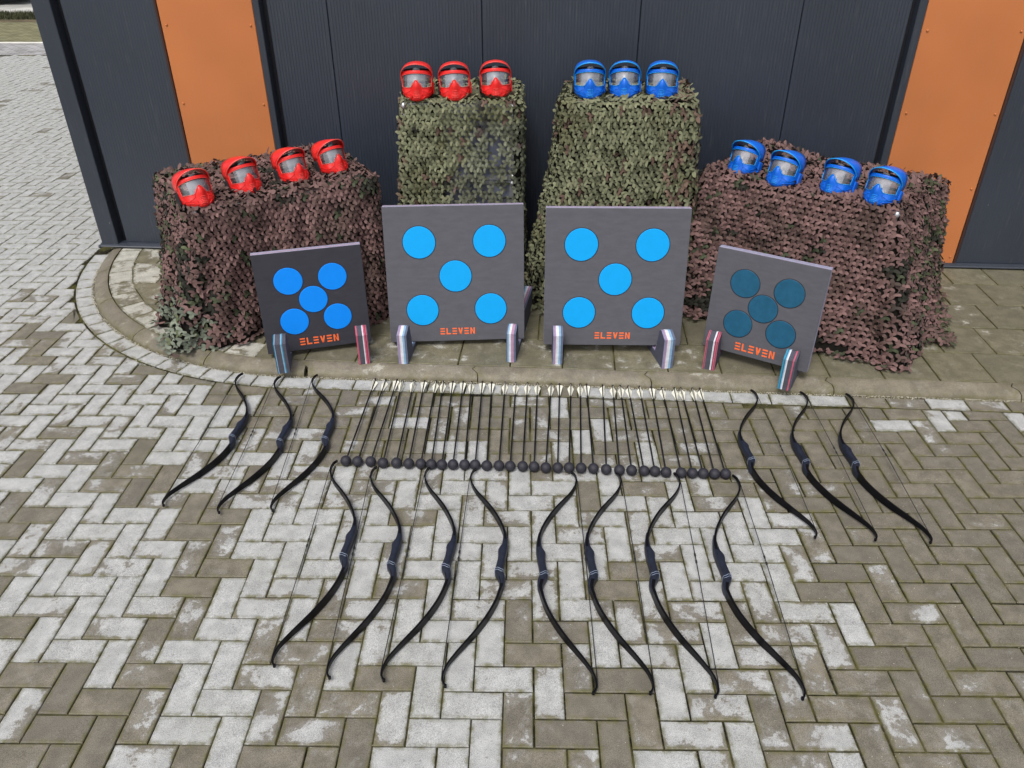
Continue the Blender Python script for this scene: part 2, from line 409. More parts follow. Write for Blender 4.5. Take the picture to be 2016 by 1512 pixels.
def stone_obj(name, st, wet, m, parent):
    vs, fs, ev = st
    cx, cy = vs[0][0], vs[0][1]
    o = mesh_obj(name, [(x-cx, y-cy, z) for x, y, z in vs], fs, m, parent); o.location = (cx, cy, 0)
    put_attrs(o.data, ev, [wet]*len(vs), [random.random()]*len(vs)); return o
def stones_joined(name, items, m, parent):
    V = []; F = []; E = []; Wt = []; T = []
    for st, wet in items:
        n = len(V); V += st[0]; F += [tuple(n+i for i in f) for f in st[1]]; E += st[2]; Wt += [wet]*len(st[0]); T += [random.random()]*len(st[0])
    o = mesh_obj(name, V, F, m, parent); put_attrs(o.data, E, Wt, T); o['kind'] = 'stuff'; return o
VC, VS = (-1.27, -.27), None          # centre (s, d) of the kerb bend
R_KI, R_KO, R_BO, R_SB = 1.90, 2.00, 2.125, 1.735
def project(x, y, z=0):
    d = Vector((x, y, z))-CAM; f = d.dot(F_)
    return (1008+1532.97*d.dot(R_)/f, 756-1532.97*d.dot(U_)/f, f)
# herringbone bricks
U = .1055
cells = []
for i in range(-110, 56):
    for j in range(-14, 125):
        k = (i-j) % 4
        if k == 0: poly = [(i,j),(i+2,j),(i+2,j+1),(i,j+1)]; v = 0
        elif k == 3: poly = [(i,j),(i+1,j),(i+1,j+2),(i,j+2)]; v = 1
        else: continue
        poly = [(a*U, b*U) for a, b in poly]; cx = sum(q[0] for q in poly)/4; cy = sum(q[1] for q in poly)/4
        if cx > 5.2 or cy > 13.1: continue
        if cy < 2.6 and cx < -5.2: continue
        if cy >= 2.6 and not (-3.1-.72*(cy-3)-2.4 < cx < -3.1-.36*(cy-3.2)+1.0): continue
        s, d = wb(cx, cy)
        # clip against the border course and the building
        if s > VC[0]: line = ((-NX.x, -NX.y), None); dd = 1.852; poly = clip(poly, (-NX.x, -NX.y), dd-(W0.dot(NX)))
        elif d > -.35:
            dx, dy = s-VC[0], d-VC[1]; l = math.hypot(dx, dy)
            if l < R_BO-.15: continue
            nw = (EX*dx-NX*dy)/l; cw = bw(*VC); poly = clip(poly, (nw.x, nw.y), nw.dot(cw)+R_BO+.002)
        if d < .0 and s > -3.45: poly = clip(poly, (-EX.x, -EX.y), -EX.dot(W0)+3.31)
        if len(poly) < 3 or area(poly) < .0005: continue
        wv = wet_at(i, j, v)
        if wv is None:
            wv = (.9 if (cx > 1.5 and cy < 3) else .2) if cy < 3 else .08
            if cy < 0 and cx < -1: wv = .8
            wv = min(1, max(0, wv+random.gauss(0, .2)))
        else:
            if cx < .6 and cy < 1.45: wv = {9: .93, 6: .66, 7: .7, 5: .44, 4: .40}.get(round(wv*9), wv*.85)
        if 1.45 < cy < 2.4 and cx > -1.1: wv = min(1, wv+.12)  # damp and shade near the wall, both put into the wet value
        if cy > 3.2: wv = .62 if random.random() < .04 else .03
        px, py, f = project(cx, cy); vis = -60 < px < 2076 and -60 < py < 1580
        size = 1e6*area(poly)/(f*f)*((CAM.z)/math.hypot(cx-CAM.x, cy-CAM.y)) if f > 0 else 0
        wet_edge = .25 if cy < 3 else 0
        cells.append((size if vis else -1, poly, wv))
cells.sort(key=lambda c: -c[0])
rest = []
nb = 0
for size, poly, wv in cells:
    jit = .0007
    cx = sum(q[0] for q in poly)/len(poly); cy = sum(q[1] for q in poly)/len(poly); a_ = random.gauss(0, .003); dx, dy = random.gauss(0, jit), random.gauss(0, jit)
    poly = [(cx+(x-cx)-(y-cy)*a_+dx, cy+(y-cy)+(x-cx)*a_+dy) for x, y in poly]
    wide = .0026+.0016*max(0, min(1, (cx+.5)/2.5), min(1, (cy-1.4)/.4) if cy < 2.6 else 0)
    st = stone(poly, random.gauss(0, .0009), wv, gap=wide)
    if st is None: continue
    if nb < 299 and size > 0: stone_obj('brick', st, wv, M['brick'], street); nb += 1
    else: rest.append((st, wv))
stones_joined('brick_paving', rest, M['brick'], street)

# ---------------------------------------------------------------- kerb with its border course
kerb = tag(empty('kerb', bw(0, 1.73, 0)), 'low weathered concrete kerb that bends left to the building corner', 'kerb')
KM = kerb.matrix_world.copy(); K0 = kerb.location.copy()
def kobj(name, st, wet, m):
    vs = [(x-K0.x, y-K0.y, z) for x, y, z in st[0]]
    o = mesh_obj(name, vs, st[1], m, kerb); put_attrs(o.data, st[2], [wet]*len(vs), [random.random()]*len(vs)); return o
def kerb_pt(path, q):
    """path coordinate -> (s,d) for kerb offset q from inner edge (0) to foot (.10)"""
    if path >= 0: return (VC[0]+path, 1.63+q)
    a = path/R_KI; ang = math.pi/2-a       # grows past 90 degrees to the left
    r = R_KI+q; return (VC[0]+r*math.cos(ang), VC[1]+r*math.sin(ang))
def kerb_stone(p0, p1, zig=True):
    Q = [(0,.034,1),(.0,.050,.6),(.006,.0505,.2),(.030,.047,0),(.060,.038,0),(.085,.026,.3),(.094,.015,.7),(.100,-.004,1),(.100,-.02,1)]
    zz = [0,0,-.002,-.014,.010,.014,.014,.014,.014]; n = max(2, int((p1-p0)/.07)); V = []; F = []; E = []
    for k in range(n+1):
        for (q, z, e), o in zip(Q, zz):
            w_ = (o if zig else 0)
            pp = p0+.0028+(p1-p0-.0056)*k/n+w_*1.3; s, d = kerb_pt(pp, q)
            X = bw(s, d, z+(.0006*math.sin(pp*9))); V.append(X[:]); E.append(min(1, e+(.8 if k in (0,n) else 0)))
    m = len(Q)
    for k in range(n):
        for i in range(m-1): F.append((k*m+i, (k+1)*m+i, (k+1)*m+i+1, k*m+i+1))
    F.append(tuple(range(m))); F.append(tuple(n*m+i for i in range(m))[::-1])
    return V, F, E
joints = [-2.73, -2.28, -1.74, -1.15, -.55, .06, 1.048, 2.032, 3.038, 4.046, 5.05, 6.1]
for a, b in zip(joints[:-1], joints[1:]): sharp(kobj('kerb_stone', kerb_stone(a, b, a > -.3), random.uniform(.74,.88), M['kerb']), 50)
# border course of pavers laid end to end along the kerb foot
pale = set(); L = .2115; k = 0; pth = -3.0*1.0
PALE_S = [(-.55,.55),(1.12,1.30),(-1.3,-.6)]
while pth < 5.9:
    ln = L if pth > -.1 else .155
    def edge(pp, q):
        if pp >= 0: return bw(VC[0]+pp, 1.63+q)
        ang = math.pi/2-pp/R_KO; r = R_KI+q; return bw(VC[0]+r*math.cos(ang), VC[1]+r*math.sin(ang))
    q0, q1 = .110, .110+.106
    A, B_, Cc, D = edge(pth, q1), edge(pth+ln, q1), edge(pth+ln, q0), edge(pth, q0)
    if pth < 0: q0, q1 = .106, .222; A, B_, Cc, D = edge(pth, q1), edge(pth+ln, q1), edge(pth+ln, q0), edge(pth, q0)
    poly = [(p.x, p.y) for p in (A, B_, Cc, D)]; poly = [(x, y) for x, y in poly]
    s = VC[0]+pth+ln/2
    if wb(A.x, A.y)[1] < -.02 and pth < -1: pth += ln; continue
    wv = .12 if pth < 0 else .85
    for a, b in ((-1.27,-.75),(-.62,.22),(.40,.98),(1.02,1.80),(2.25,2.42)):
        if a < s < b: wv = .15
    wv = min(1, max(0, wv+random.gauss(0, .12)))
    if area(poly) < 0: poly = poly[::-1]
    st = stone(poly, random.gauss(0, .0008), wv, gap=.004)
    if st: kobj('border_brick', st, wv, M['brick'])
    pth += ln

# ---------------------------------------------------------------- pavement of slabs in front of the wall
pv = MB(); pts = [bw(-3.35,-.1), bw(6,-.1), bw(6,1.628)]+[bw(*kerb_pt(-R_KI*q/14*2.0, -.002)) for q in range(0, 13)]
pts = [bw(6.0,-.12), bw(6.0,1.627)]+[bw(*kerb_pt(-R_KI*q/14*1.75, -.003)) for q in range(0, 15)]
pts = [p for p in pts if wb(p.x, p.y)[1] > -.2]
vs = [(p.x, p.y, KZ-.0085) for p in pts]; pv.add(vs, [tuple(range(len(vs)))[::-1]])
pave = tag(pv.build('pavement', M['joint'], fixn=False), kind='structure')
SW, SD = .3022, .333
for r in range(-1, 5):
    d1 = 1.627-r*SD; d0 = d1-SD
    if r == -1: continue
    off = -.63 if r % 2 == 0 else -.63+SW/2
    for k in range(-9, 19):
        s0 = off+k*SW; s1 = s0+SW
        if s0 > 4.4: continue
        if d0 < -.04: d0 = -.04
        poly = [bw(s0,d1), bw(s1,d1), bw(s1,d0), bw(s0,d0)]; poly = [(p.x, p.y) for p in poly]
        sc_, dc_ = (s0+s1)/2, (d0+d1)/2
        dx, dy = sc_-VC[0], dc_-VC[1]; l = math.hypot(dx, dy)
        if sc_ < -1.45:
            if l > R_SB+.2: continue
            nw = (EX*dx-NX*dy)/l; cw = bw(*VC); poly = clip(poly, (-nw.x, -nw.y), -(nw.dot(cw)+R_SB))
        if len(poly) < 3: continue
        if area(poly) < 0: poly = poly[::-1]
        wv = random.gauss(.95, .05)
        if dc_ > 1.3 and -.9 < sc_ < 1.2: wv = random.gauss(.74, .06)
        if sc_ < -2.2: wv = random.gauss(.62, .1)
        st = stone(poly, KZ+random.gauss(0,.001), wv, gap=.0038, ch=.003, band=.02, tilt=(random.gauss(0,.002), random.gauss(0,.002)))
        if st: stone_obj('paving_slab', st, min(1, wv), M['slab'], pave)
# curved band of cut slabs inside the bend
angs = np.linspace(math.radians(98), math.radians(176), 13)
for a0, a1 in zip(angs[:-1], angs[1:]):
    P = []
    for r_, aa in ((R_SB, a0), (R_SB, a1), (R_KI-.002, a1), (R_KI-.002, a0)):
        p = bw(VC[0]+r_*math.cos(aa), VC[1]+r_*math.sin(aa)); P.append((p.x, p.y))
    if area(P) < 0: P = P[::-1]
    P = clip(P, (-NX.x, -NX.y), -W0.dot(NX)-.01)
    if len(P) < 3: continue
    wv = .22+random.random()*.25
    st = stone(P, KZ+random.gauss(0,.001), wv, gap=.004, ch=.003)
    if st: stone_obj('band_slab', st, wv, M['slab'], pave)
# ---------------------------------------------------------------- grit swept against the kerb and strewn over the bricks
def grit(name, pts, smin, smax, m, label=None):
    V = []; F = []
    for x, y, z in pts:
        s = random.uniform(smin, smax); n = len(V); a = random.random()*6.28
        for q in range(3): V.append((x+s*math.cos(a+q*2.09), y+s*math.sin(a+q*2.09), z))
        V.append((x+random.uniform(-.3,.3)*s, y, z+s*random.uniform(.8,1.3))); F += [(n,n+1,n+3),(n+1,n+2,n+3),(n+2,n,n+3)]
    o = mesh_obj(name, V, F, m); tag(o, label, 'grit' if label else None, kind='stuff'); return o
G = []
for _ in range(4200):
    p = random.uniform(-3.0, 4.6); q = .100+abs(random.gauss(0, .012)); s, d = kerb_pt(p, q); X = bw(s, d); G.append((X.x, X.y, -.002+random.random()*.003))
for _ in range(420):
    p = random.uniform(-1.6, .6); q = .100+random.random()*.14; s, d = kerb_pt(p, q); X = bw(s, d); G.append((X.x, X.y, .0))
grit('grit', G, .001, .0034, M['grit'], 'fine pale grit lying in the gutter at the foot of the kerb')
G = []
for _ in range(5200):
    x = random.uniform(-3.2, 3.4); y = random.uniform(-.7, 2.05)
    if random.random() > .25+.75*max(0, min(1, (x+1.5)/3)): continue
    G.append((x, y, .0004))
o = grit('grit', G, .0007, .0021, M['grit'], 'pale specks of grit scattered over the damp paving bricks')

# ---------------------------------------------------------------- far end of the street, top left
def strip(name, y0, y1, z, base, seed, kind='structure', amt=.3, x0=-40, x1=20, scale=3):
    m = mat(name+'_surface', base, .9, spec=.2); t_ = NT(m); P = t_.pos()
    n_ = t_.noise(scale, 5, .65, P)
    br = t_.n('ShaderNodeTexBrick'); br.inputs['Scale'].default_value = 1; br.inputs['Brick Width'].default_value = .21; br.inputs['Row Height'].default_value = .105; br.inputs['Mortar Size'].default_value = .01
    br.inputs['Color1'].default_value = (1,1,1,1); br.inputs['Color2'].default_value = (.8,.8,.78,1); br.inputs['Mortar'].default_value = (.45,.45,.4,1); t_.l(P, br.inputs['Vector'])
    c_ = t_.mix(t_.ramp(n_, .3, .7), tuple(x*(1-amt) for x in base), tuple(x*(1+amt) for x in base))
    if scale > 2: c_ = t_.mix(1.0, c_, br.outputs['Color'], 'MULTIPLY')
    t_.l(c_, t_.b.inputs['Base Color'])
    b = MB(); b.box((x0, y0, z-.05), (x1, y1, z)); return tag(b.build(name, m), kind=kind)
strip('street_crossing', 13.2, 14.5, -.002, (.40,.39,.40), 1)
strip('painted_line', 14.51, 14.64, .004, (.78,.76,.70), 2, scale=1)
strip('parking_bay', 14.65, 17.5, -.004, (.23,.22,.13), 3)
strip('verge_edge', 17.52, 17.95, -.002, (.15,.12,.075), 5)
strip('road', 19.1, 30, .02, (.42,.41,.38), 4, scale=1)
gr = mat('grass_blades', (.06,.085,.02), .8); t_ = NT(gr); t_.l(t_.mix(t_.ramp(t_.noise(4, 4, .6, t_.pos()), .35, .65), (.035,.042,.014), (.085,.085,.035)), t_.b.inputs['Base Color'])
V = []; F = []
for _ in range(9000):
    x = random.uniform(-17, -8.5); y = random.uniform(17.95, 19.1); h = random.uniform(.03, .11); a = random.random()*3.14; n = len(V)
    dx, dy = .012*math.cos(a), .012*math.sin(a); lx, ly = random.gauss(0,.03), random.gauss(0,.03)
    V += [(x-dx,y-dy,-.01),(x+dx,y+dy,-.01),(x+lx,y+ly,h)]; F.append((n,n+1,n+2))
o = mesh_obj('grass', V, F, gr); tag(o, 'narrow green grass verge between the far parking bay and the road', 'grass', kind='stuff')
# ---------------------------------------------------------------- industrial building
H = 4.6
bld = tag(empty('industrial_building', W0, WA), 'anthracite steel industrial building with two orange cladding strips behind the tables', 'building')
def bpart(mb, name, m, parent=None, **kw): return mb.build(name, m, parent or bld, **kw)
g = MB(); g.box((-3.29, .16, -.02), (7.5, 9, H)); bpart(g, 'building_body', M['gap'])
def ribbed(x0, x1, y, z0, z1, pitch=.0203, depth=.0022, groove=.0045):
    """micro-ribbed sheet from x0 to x1 with its front at y"""
    P = [(x0, y+.03), (x0, y+.004), (x0+.004, y)]; n = int((x1-x0-.03)/pitch); st = x0+((x1-x0)-n*pitch)/2
    for k in range(n):
        c = st+(k+.5)*pitch; P += [(c-groove/2-.0012, y), (c-groove/2, y+depth), (c+groove/2, y+depth), (c+groove/2+.0012, y)]
    P += [(x1-.004, y), (x1, y+.004), (x1, y+.03)]
    b = MB(); n = len(P); b.add([(a, c, z0) for a, c in P]+[(a, c, z1) for a, c in P], [(i, i+1, n+i+1, n+i) for i in range(n-1)])
    return b
zb = .085
seams = [-1.735, -1.334, -.317, .704, 1.718, 2.385]
for a, b in zip(seams[:-1], seams[1:]): bpart(ribbed(a+.0022, b-.0022, .045, zb, H), 'wall_panel', M['dark'], fixn=False)
bpart(ribbed(-3.125, -2.478, .03, zb, H, depth=.0008), 'wall_panel', M['dark'], fixn=False)
bpart(ribbed(3.124, 4.14, .012, zb, H, depth=.0007), 'wall_panel', M['dark'], fixn=False)
bpart(ribbed(4.144, 5.15, .012, zb, H, depth=.0007), 'wall_panel', M['dark'], fixn=False)
bpart(ribbed(5.154, 7.4, .012, zb, H, depth=.0007), 'wall_panel', M['dark'], fixn=False)
g = MB(); g.box((-3.2, .075, -.01), (7.4, .15, H)); bpart(g, 'backing_wall', M['gap'])
def post(x0, x1, y0, y1, name='corner_post', m='trim', z0=.07): 
    b = MB(); b.bevbox((x0, y0, z0), (x1, y1, H), .004); return bpart(b, name, M[m])
post(-3.302, -3.172, -.012, .13)
g = MB(); g.bevbox((-3.302, .132, .0), (-3.26, 9, H), .003); bpart(g, 'side_wall', M['trim'])
post(-1.812, -1.768, -.004, .10, 'cover_trim'); post(2.408, 2.458, -.004, .10, 'cover_trim')
post(-2.474, -2.456, -.004, .10, 'edge_trim', 'orange_edge'); post(3.099, 3.118, -.004, .10, 'edge_trim', 'orange_edge')
for x0, x1 in ((-2.453, -1.815), (2.461, 3.097)):
    b = MB(); b.bevbox((x0, .002, zb-.005), (x1, .04, H), .003); op = bpart(b, 'orange_panel', M['orange'])
    for x in (x0+.036, x1-.03):
        z = .130
        while z < H-.1:
            s_ = MB(); s_.lathe([(.0075,-.001),(.0075,-.003),(.006,-.006),(.003,-.0072)], 10, 'y', off=(x, .002, z)); s_.build('screw', M['orange'], op, smooth=True)
            z += .5016
# drip profile along the foot of the wall
b = MB(); P = [(-.034,.060),(-.036,.066),(-.030,.072),(.0,.082),(.06,.084),(.06,.052),(-.01,.052)]
n = len(P); V = [(-3.315, y, z) for y, z in P]+[(7.4, y, z) for y, z in P]
b.add(V, [(i, (i+1)%n, n+(i+1)%n, n+i) for i in range(n)]+[tuple(range(n)), tuple(range(n, 2*n))[::-1]]); bpart(b, 'drip_profile', M['trim'])
b = MB(); b.lathe([(.004,-.012),(.011,-.012),(.011,.0),(.004,.012)], 12, 'z', off=(-3.315, -.03, .066)); bpart(b, 'end_cap', M['trim'])
# ---------------------------------------------------------------- parked car far behind, only its flank shows
car = tag(empty('parked_car', (-12.95, 20.55, .02)), 'silver car parked across the far end of the street at the top left edge', 'car')
cm = mat('silver_car_paint', (.42,.44,.50), .22, .7); ck = mat('car_black_plastic', (.02,.02,.022), .6); cg = mat('car_glass', (.02,.025,.03), .08, 0, .8)
prof = [(0,.32),(0,.55),(-.06,.72),(-.9,.90),(-1.75,1.38),(-2.9,1.45),(-3.7,1.30),(-4.25,.95),(-4.35,.60),(-4.33,.32)]
b = MB(); n = len(prof); rows = [(0.0,.94,.03),(.10,1,0),(.25,1,0)]
sec = [(.06,.05),(0,.0)]
ys = [(.10,.07),(.0,.0),(1.72,.0),(1.62,.07)]; V = []
for y, ins in ys:
    for x, z in prof: V.append((x-(ins if x > -1 else -ins if x < -3.5 else 0), y, z-(ins*.8 if z > .4 else 0)))
F = []
for r in range(3): F += [(r*n+i, r*n+(i+1)%n, (r+1)*n+(i+1)%n, (r+1)*n+i) for i in range(n)]
F += [tuple(range(n))[::-1], tuple(range(3*n, 4*n))]; b.add(V, F); o = b.build('body', cm, car); md = o.modifiers.new('bevel', 'BEVEL'); md.width = .06; md.segments = 3; sharp(o, 60)
b = MB(); b.box((-4.28,-.012,.24), (-.05,1.73,.34)); b.build('sill', ck, car)
b = MB(); b.bevbox((-3.6,-.006,.98),(-1.3,1.726,1.34),.05); b.build('side_window', cg, car)
b = MB(); b.bevbox((-.10,.15,.58),(.012,.45,.72),.02); b.build('headlight', mat('headlight_glass', (.7,.72,.75), .1), car)
for wx in (-.85, -3.45):
    for wy in (-.01, 1.55):
        b = MB(); b.lathe([(.21,0),(.31,0),(.32,.04),(.32,.16),(.31,.19),(.21,.19)], 24, 'y', off=(wx, wy, .32)); wh = b.build('wheel', ck, car, smooth=False)
        b = MB(); b.lathe([(.20,-.006),(.20,.02),(.04,.03),(.04,-.004)], 16, 'y', off=(wx, wy, .32)); b.build('rim', M['alu'], wh)

# ---------------------------------------------------------------- cases and camouflage nets
def flight_case(name, label, loc, rz, w_, d_, h_):
    r = tag(empty(name, loc, rz), label, 'case')
    b = MB(); b.box((-w_/2+.006,-d_/2+.006,.006),(w_/2-.006,d_/2-.006,h_-.006)); b.build('shell', M['case'], r)
    b = MB(); e = .026
    for x in (-1,1):
        for y in (-1,1):
            X0, Y0 = x*(w_/2), y*(d_/2); b.box((min(X0,X0-x*e),min(Y0,Y0-y*e),0),(max(X0,X0-x*e),max(Y0,Y0-y*e),h_))
    for z in (0, h_-e):
        for y in (-1,1): Y0 = y*d_/2*1.003; b.box((-w_/2+e,min(Y0,Y0-y*e),z+.001),(w_/2-e,max(Y0,Y0-y*e),z+e-.001))
        for x in (-1,1): X0 = x*w_/2*1.003; b.box((min(X0,X0-x*e),-d_/2+e,z+.001),(max(X0,X0-x*e),d_/2-e,z+e-.001))
    b.build('edge_profile', M['alu'], r)
    for x in (-1,1):
        for y in (-1,1):
            for z in (.02, h_-.02):
                b = MB(); b.lathe([(.004,-.02),(.013,-.016),(.019,0),(.013,.016),(.004,.02)], 10, 'z', off=(x*(w_/2-.008), y*(d_/2-.008), z)); b.build('corner_cap', M['alu'], r, smooth=True)
    return r
def chaikin(P, it=2):
    for _ in range(it):
        Q = []
        for i in range(len(P)):
            a, b = P[i], P[(i+1)%len(P)]; Q += [a*.89+b*.11, a*.11+b*.89]
        P = np.array(Q)
    return P
A_ = .0368
def leaf_template(arms=3, R=.0262, curve=1.9, wd=.0086, st=5):
    X = []; Q = []
    for k in range(arms):
        base = k*2*math.pi/arms; c = np.array([0.,0.]); ang = base
        pts = []
        for s in range(st):
            f = s/(st-1); ang = base+curve*(f-.15); pts.append((c.copy(), ang, f)); c = c+np.array([math.cos(ang), math.sin(ang)])*R/(st-1)*1.12
        n0 = len(X)
        for p, a, f in pts:
            hw = wd*(.62+.45*math.sin(math.pi*min(1,f*.9+.05))) if f < 1 else wd*.42
            nx, ny = -math.sin(a), math.cos(a)
            X.append((p[0]+nx*hw*1.15, p[1]+ny*hw*1.15, f, k, 1)); X.append((p[0]-nx*hw*.85, p[1]-ny*hw*.85, f, k, -1))
        for s in range(st-1): Q.append((n0+2*s, n0+2*s+1, n0+2*s+3, n0+2*s+2))
    return np.array(X), np.array(Q)
LX, LQ = leaf_template()
def value_noise(P, scale, seed):
    """smooth 3-d noise in [0,1] for an (n,3) array"""
    r = np.random.default_rng(seed); T = r.random(4096)
    X = P*scale+1000.; I = np.floor(X).astype(int); Fr = X-I; Fr = Fr*Fr*(3-2*Fr); out = 0
    for dx in (0,1):
        for dy in (0,1):
            for dz in (0,1):
                h = ((I[:,0]+dx)*73856093 ^ (I[:,1]+dy)*19349663 ^ (I[:,2]+dz)*83492791) & 4095
                wt = (Fr[:,0] if dx else 1-Fr[:,0])*(Fr[:,1] if dy else 1-Fr[:,1])*(Fr[:,2] if dz else 1-Fr[:,2]); out = out+T[h]*wt
    return out
def camo_net(label, top, bot, zt, palette, seed, folds=7, amp=.028, bump=None, spread=.05, group=None, chir=1, special=None, hang=0.0, see_through=False):
    """top, bot: 8 control points (s,d): corners and mid-edges in turn; zt = height of the top"""
    r = np.random.default_rng(seed)
    def world(P2): 
        P2 = np.asarray(P2, float); return np.stack([W0.x+EX.x*P2[:,0]-NX.x*P2[:,1], W0.y+EX.y*P2[:,0]-NX.y*P2[:,1]], 1)
    T = world(chaikin(np.array(top, float), 2)); B = world(chaikin(np.array(bot, float), 2)); N = len(T)
    cen = T.mean(0)
    Ls = np.linalg.norm(np.roll(T,-1,0)-T, axis=1)*.6+np.linalg.norm(np.roll(B,-1,0)-B, axis=1)*.4; cum = np.r_[0, np.cumsum(Ls)]; LT = cum[-1]
    def loop(A, u):
        u = np.mod(u, LT); i = np.clip(np.searchsorted(cum, u, side='right')-1, 0, N-1); f = (u-cum[i])/Ls[i]; return A[i]+(A[(i+1)%N]-A[i])*f[:,None]
    ph = r.random(6)*6.28; Hh = zt-KZ
    def S(u, w):
        """point on the hanging side: w metres below the top edge"""
        v = np.clip(w/Hh, 0, 1); a = loop(T, u); b = loop(B, u)
        tn = loop(T, u+.01)-loop(T, u-.01); tn /= np.linalg.norm(tn, axis=1)[:,None]+1e-9
        nn = np.stack([tn[:,1], -tn[:,0]], 1); 
        sgn = np.sign(((a-cen)*nn).sum(1)); nn *= sgn[:,None]
        q = u/LT*2*np.pi
        fold = (np.sin(folds*q+ph[0]+.6*np.sin(2*q+ph[1]))*.6+.5*np.sin(folds*1.7*q+ph[2])+.35*np.sin(folds*3.1*q+ph[3]+2*v))*amp*(v**.8)
        roundtop = -.022*np.exp(-w/.022)
        P = a+(b-a)*(v**1.35)[:,None]+nn*(fold+roundtop+.012)[:,None]
        over = np.clip(w-Hh, 0, None)
        P = P+nn*over[:,None]
        z = zt-np.minimum(w, Hh)
        z = z+np.where(over > 0, .012+.03*value_noise(np.c_[P*9, over*0], 1, seed+5), 0)
        P3 = np.c_[P, z]
        nz = value_noise(P3, 11, seed)-.5; P3[:,:2] += nn*(nz*.03)[:,None]
        if bump is not None: P3[:,2] += bump(P3)*np.clip(1-w/.3, 0, 1)
        return P3
    # lattice on the sides
    U_l = []; W_l = []; rows = int((Hh+.12)/(A_*.866)); ncol = int(LT/A_)
    for k in range(rows+1):
        w = k*A_*.866+.004; u = (np.arange(ncol)+.5*(k%2))*LT/ncol
        if Hh-.10 < w <= Hh-.01: u = u[w < Hh-.10*np.clip(value_noise(np.c_[u*2.3, u*0, u*0], 1, seed+40)*3-1.9, 0, 1)]
        if w > Hh-.01:
            lim = Hh+spread*np.clip(value_noise(np.c_[u*3, u*0, u*0], 1, seed+9)*2.2-.6, -.15, 1.4)
            u = u[w < lim]
        U_l.append(u); W_l.append(np.full(len(u), w))
    u = np.concatenate(U_l); w = np.concatenate(W_l); u = u+r.normal(0, .0022, len(u)); w = np.clip(w+r.normal(0, .0022, len(w)), 0.001, None)
    P = S(u, w); du = S(u+.004, w)-S(u-.004, w); dw = S(u, w-.004 if False else np.clip(w-.004, 0, None))-S(u, w+.004)
    su = np.linalg.norm(du, axis=1)/.008
    tu = du/np.linalg.norm(du, axis=1)[:,None]; nn = np.cross(tu, dw); nn /= np.linalg.norm(nn, axis=1)[:,None]+1e-9
    out = P-np.r_[cen, 0]; flip = np.sign((nn[:,:2]*out[:,:2]).sum(1)); flip[w > Hh] = np.sign(nn[w > Hh, 2]); nn *= flip[:,None]; tv = np.cross(nn, tu)
    # top
    mn, mx = T.min(0), T.max(0); tp = []
    k = 0; y = mn[1]
    while y < mx[1]:
        xs = np.arange(mn[0]+(.5*A_ if k%2 else 0), mx[0], A_); tp += [(x, y) for x in xs]; y += A_*.866; k += 1
    tp = np.array(tp)
    ins = np.zeros(len(tp), bool); Tx = cen+(T-cen)*.985
    for i in range(N):
        a, b = Tx[i], Tx[(i+1)%N]; c1 = (a[1] > tp[:,1]) != (b[1] > tp[:,1])
        xi = (b[0]-a[0])*(tp[:,1]-a[1])/(b[1]-a[1]+1e-12)+a[0]; ins ^= c1 & (tp[:,0] < xi)
    tp = tp[ins]
    def ztop(p2):
        P3 = np.c_[p2, np.full(len(p2), zt)]; z = zt+.008+(value_noise(P3, 7, seed+2)-.5)*.035+(value_noise(P3, 22, seed+3)-.5)*.016
        if bump is not None: z = z+bump(P3)
        return z
    Pt = np.c_[tp, ztop(tp)]; gx = (ztop(tp+[.01,0])-ztop(tp-[.01,0]))/.02; gy = (ztop(tp+[0,.01])-ztop(tp-[0,.01]))/.02
    nt_ = np.c_[-gx, -gy, np.ones(len(tp))]; nt_ /= np.linalg.norm(nt_, axis=1)[:,None]; tt = np.c_[np.ones(len(tp)), 0*gx, gx]; tt /= np.linalg.norm(tt, axis=1)[:,None]; tb = np.cross(nt_, tt)
    Pa = np.r_[P, Pt]; TU = np.r_[tu, tt]; TV = np.r_[tv, tb]; NN = np.r_[nn, nt_]; n = len(Pa)
    stretch = np.r_[np.clip(su, .85, 1.5), np.ones(len(tp))]; wall_w = np.r_[w, np.full(len(tp), -1.)]; uu = np.r_[u, np.full(len(tp), -1.)]
    # per-leaf wobble
    a1, a2 = r.normal(0, .15, n), r.normal(0, .15, n); rot = r.normal(0, .09, n)+np.pi/2*0
    topm = wall_w < 0; a1[topm] *= 2.6; a2[topm] *= 2.6; rot[topm] *= 4
    TU2 = TU+NN*a1[:,None]; TV2 = TV+NN*a2[:,None]
    cr, sr = np.cos(rot), np.sin(rot); TUr = TU2*cr[:,None]+TV2*sr[:,None]; TVr = -TU2*sr[:,None]+TV2*cr[:,None]
    curl = r.normal(.0075, .0065, (n, 3)); k_ = LX[:,3].astype(int)
    xx = LX[:,0][None,:]*stretch[:,None]*r.uniform(.94, 1.12, n)[:,None]; yy = LX[:,1][None,:]*chir*r.uniform(.94, 1.12, n)[:,None]
    side = LX[:,4]*np.sin(np.clip(LX[:,2]*3.0, 0, 3.14)); lift = r.uniform(.001, .0065, (n,3))
    zz = curl[:, k_]*.7*(LX[:,2]**1.6)[None,:]+lift[:, k_]*side[None,:]+r.uniform(0, .006, n)[:,None]
    V = Pa[:,None,:]+TUr[:,None,:]*xx[:,:,None]+TVr[:,None,:]*yy[:,:,None]+NN[:,None,:]*zz[:,:,None]
    if hang: V[:,:,2] -= hang*np.abs(curl[:, k_])*(LX[:,2])[None,:]
    V[:,:,2] = np.maximum(V[:,:,2], KZ+.002)
    m = LX.shape[0]; Q = (LQ[None,:,:]+(np.arange(n)*m)[:,None,None]).reshape(-1, 4)
    # tint
    base, second, dark, alt = [np.array(c) for c in palette]
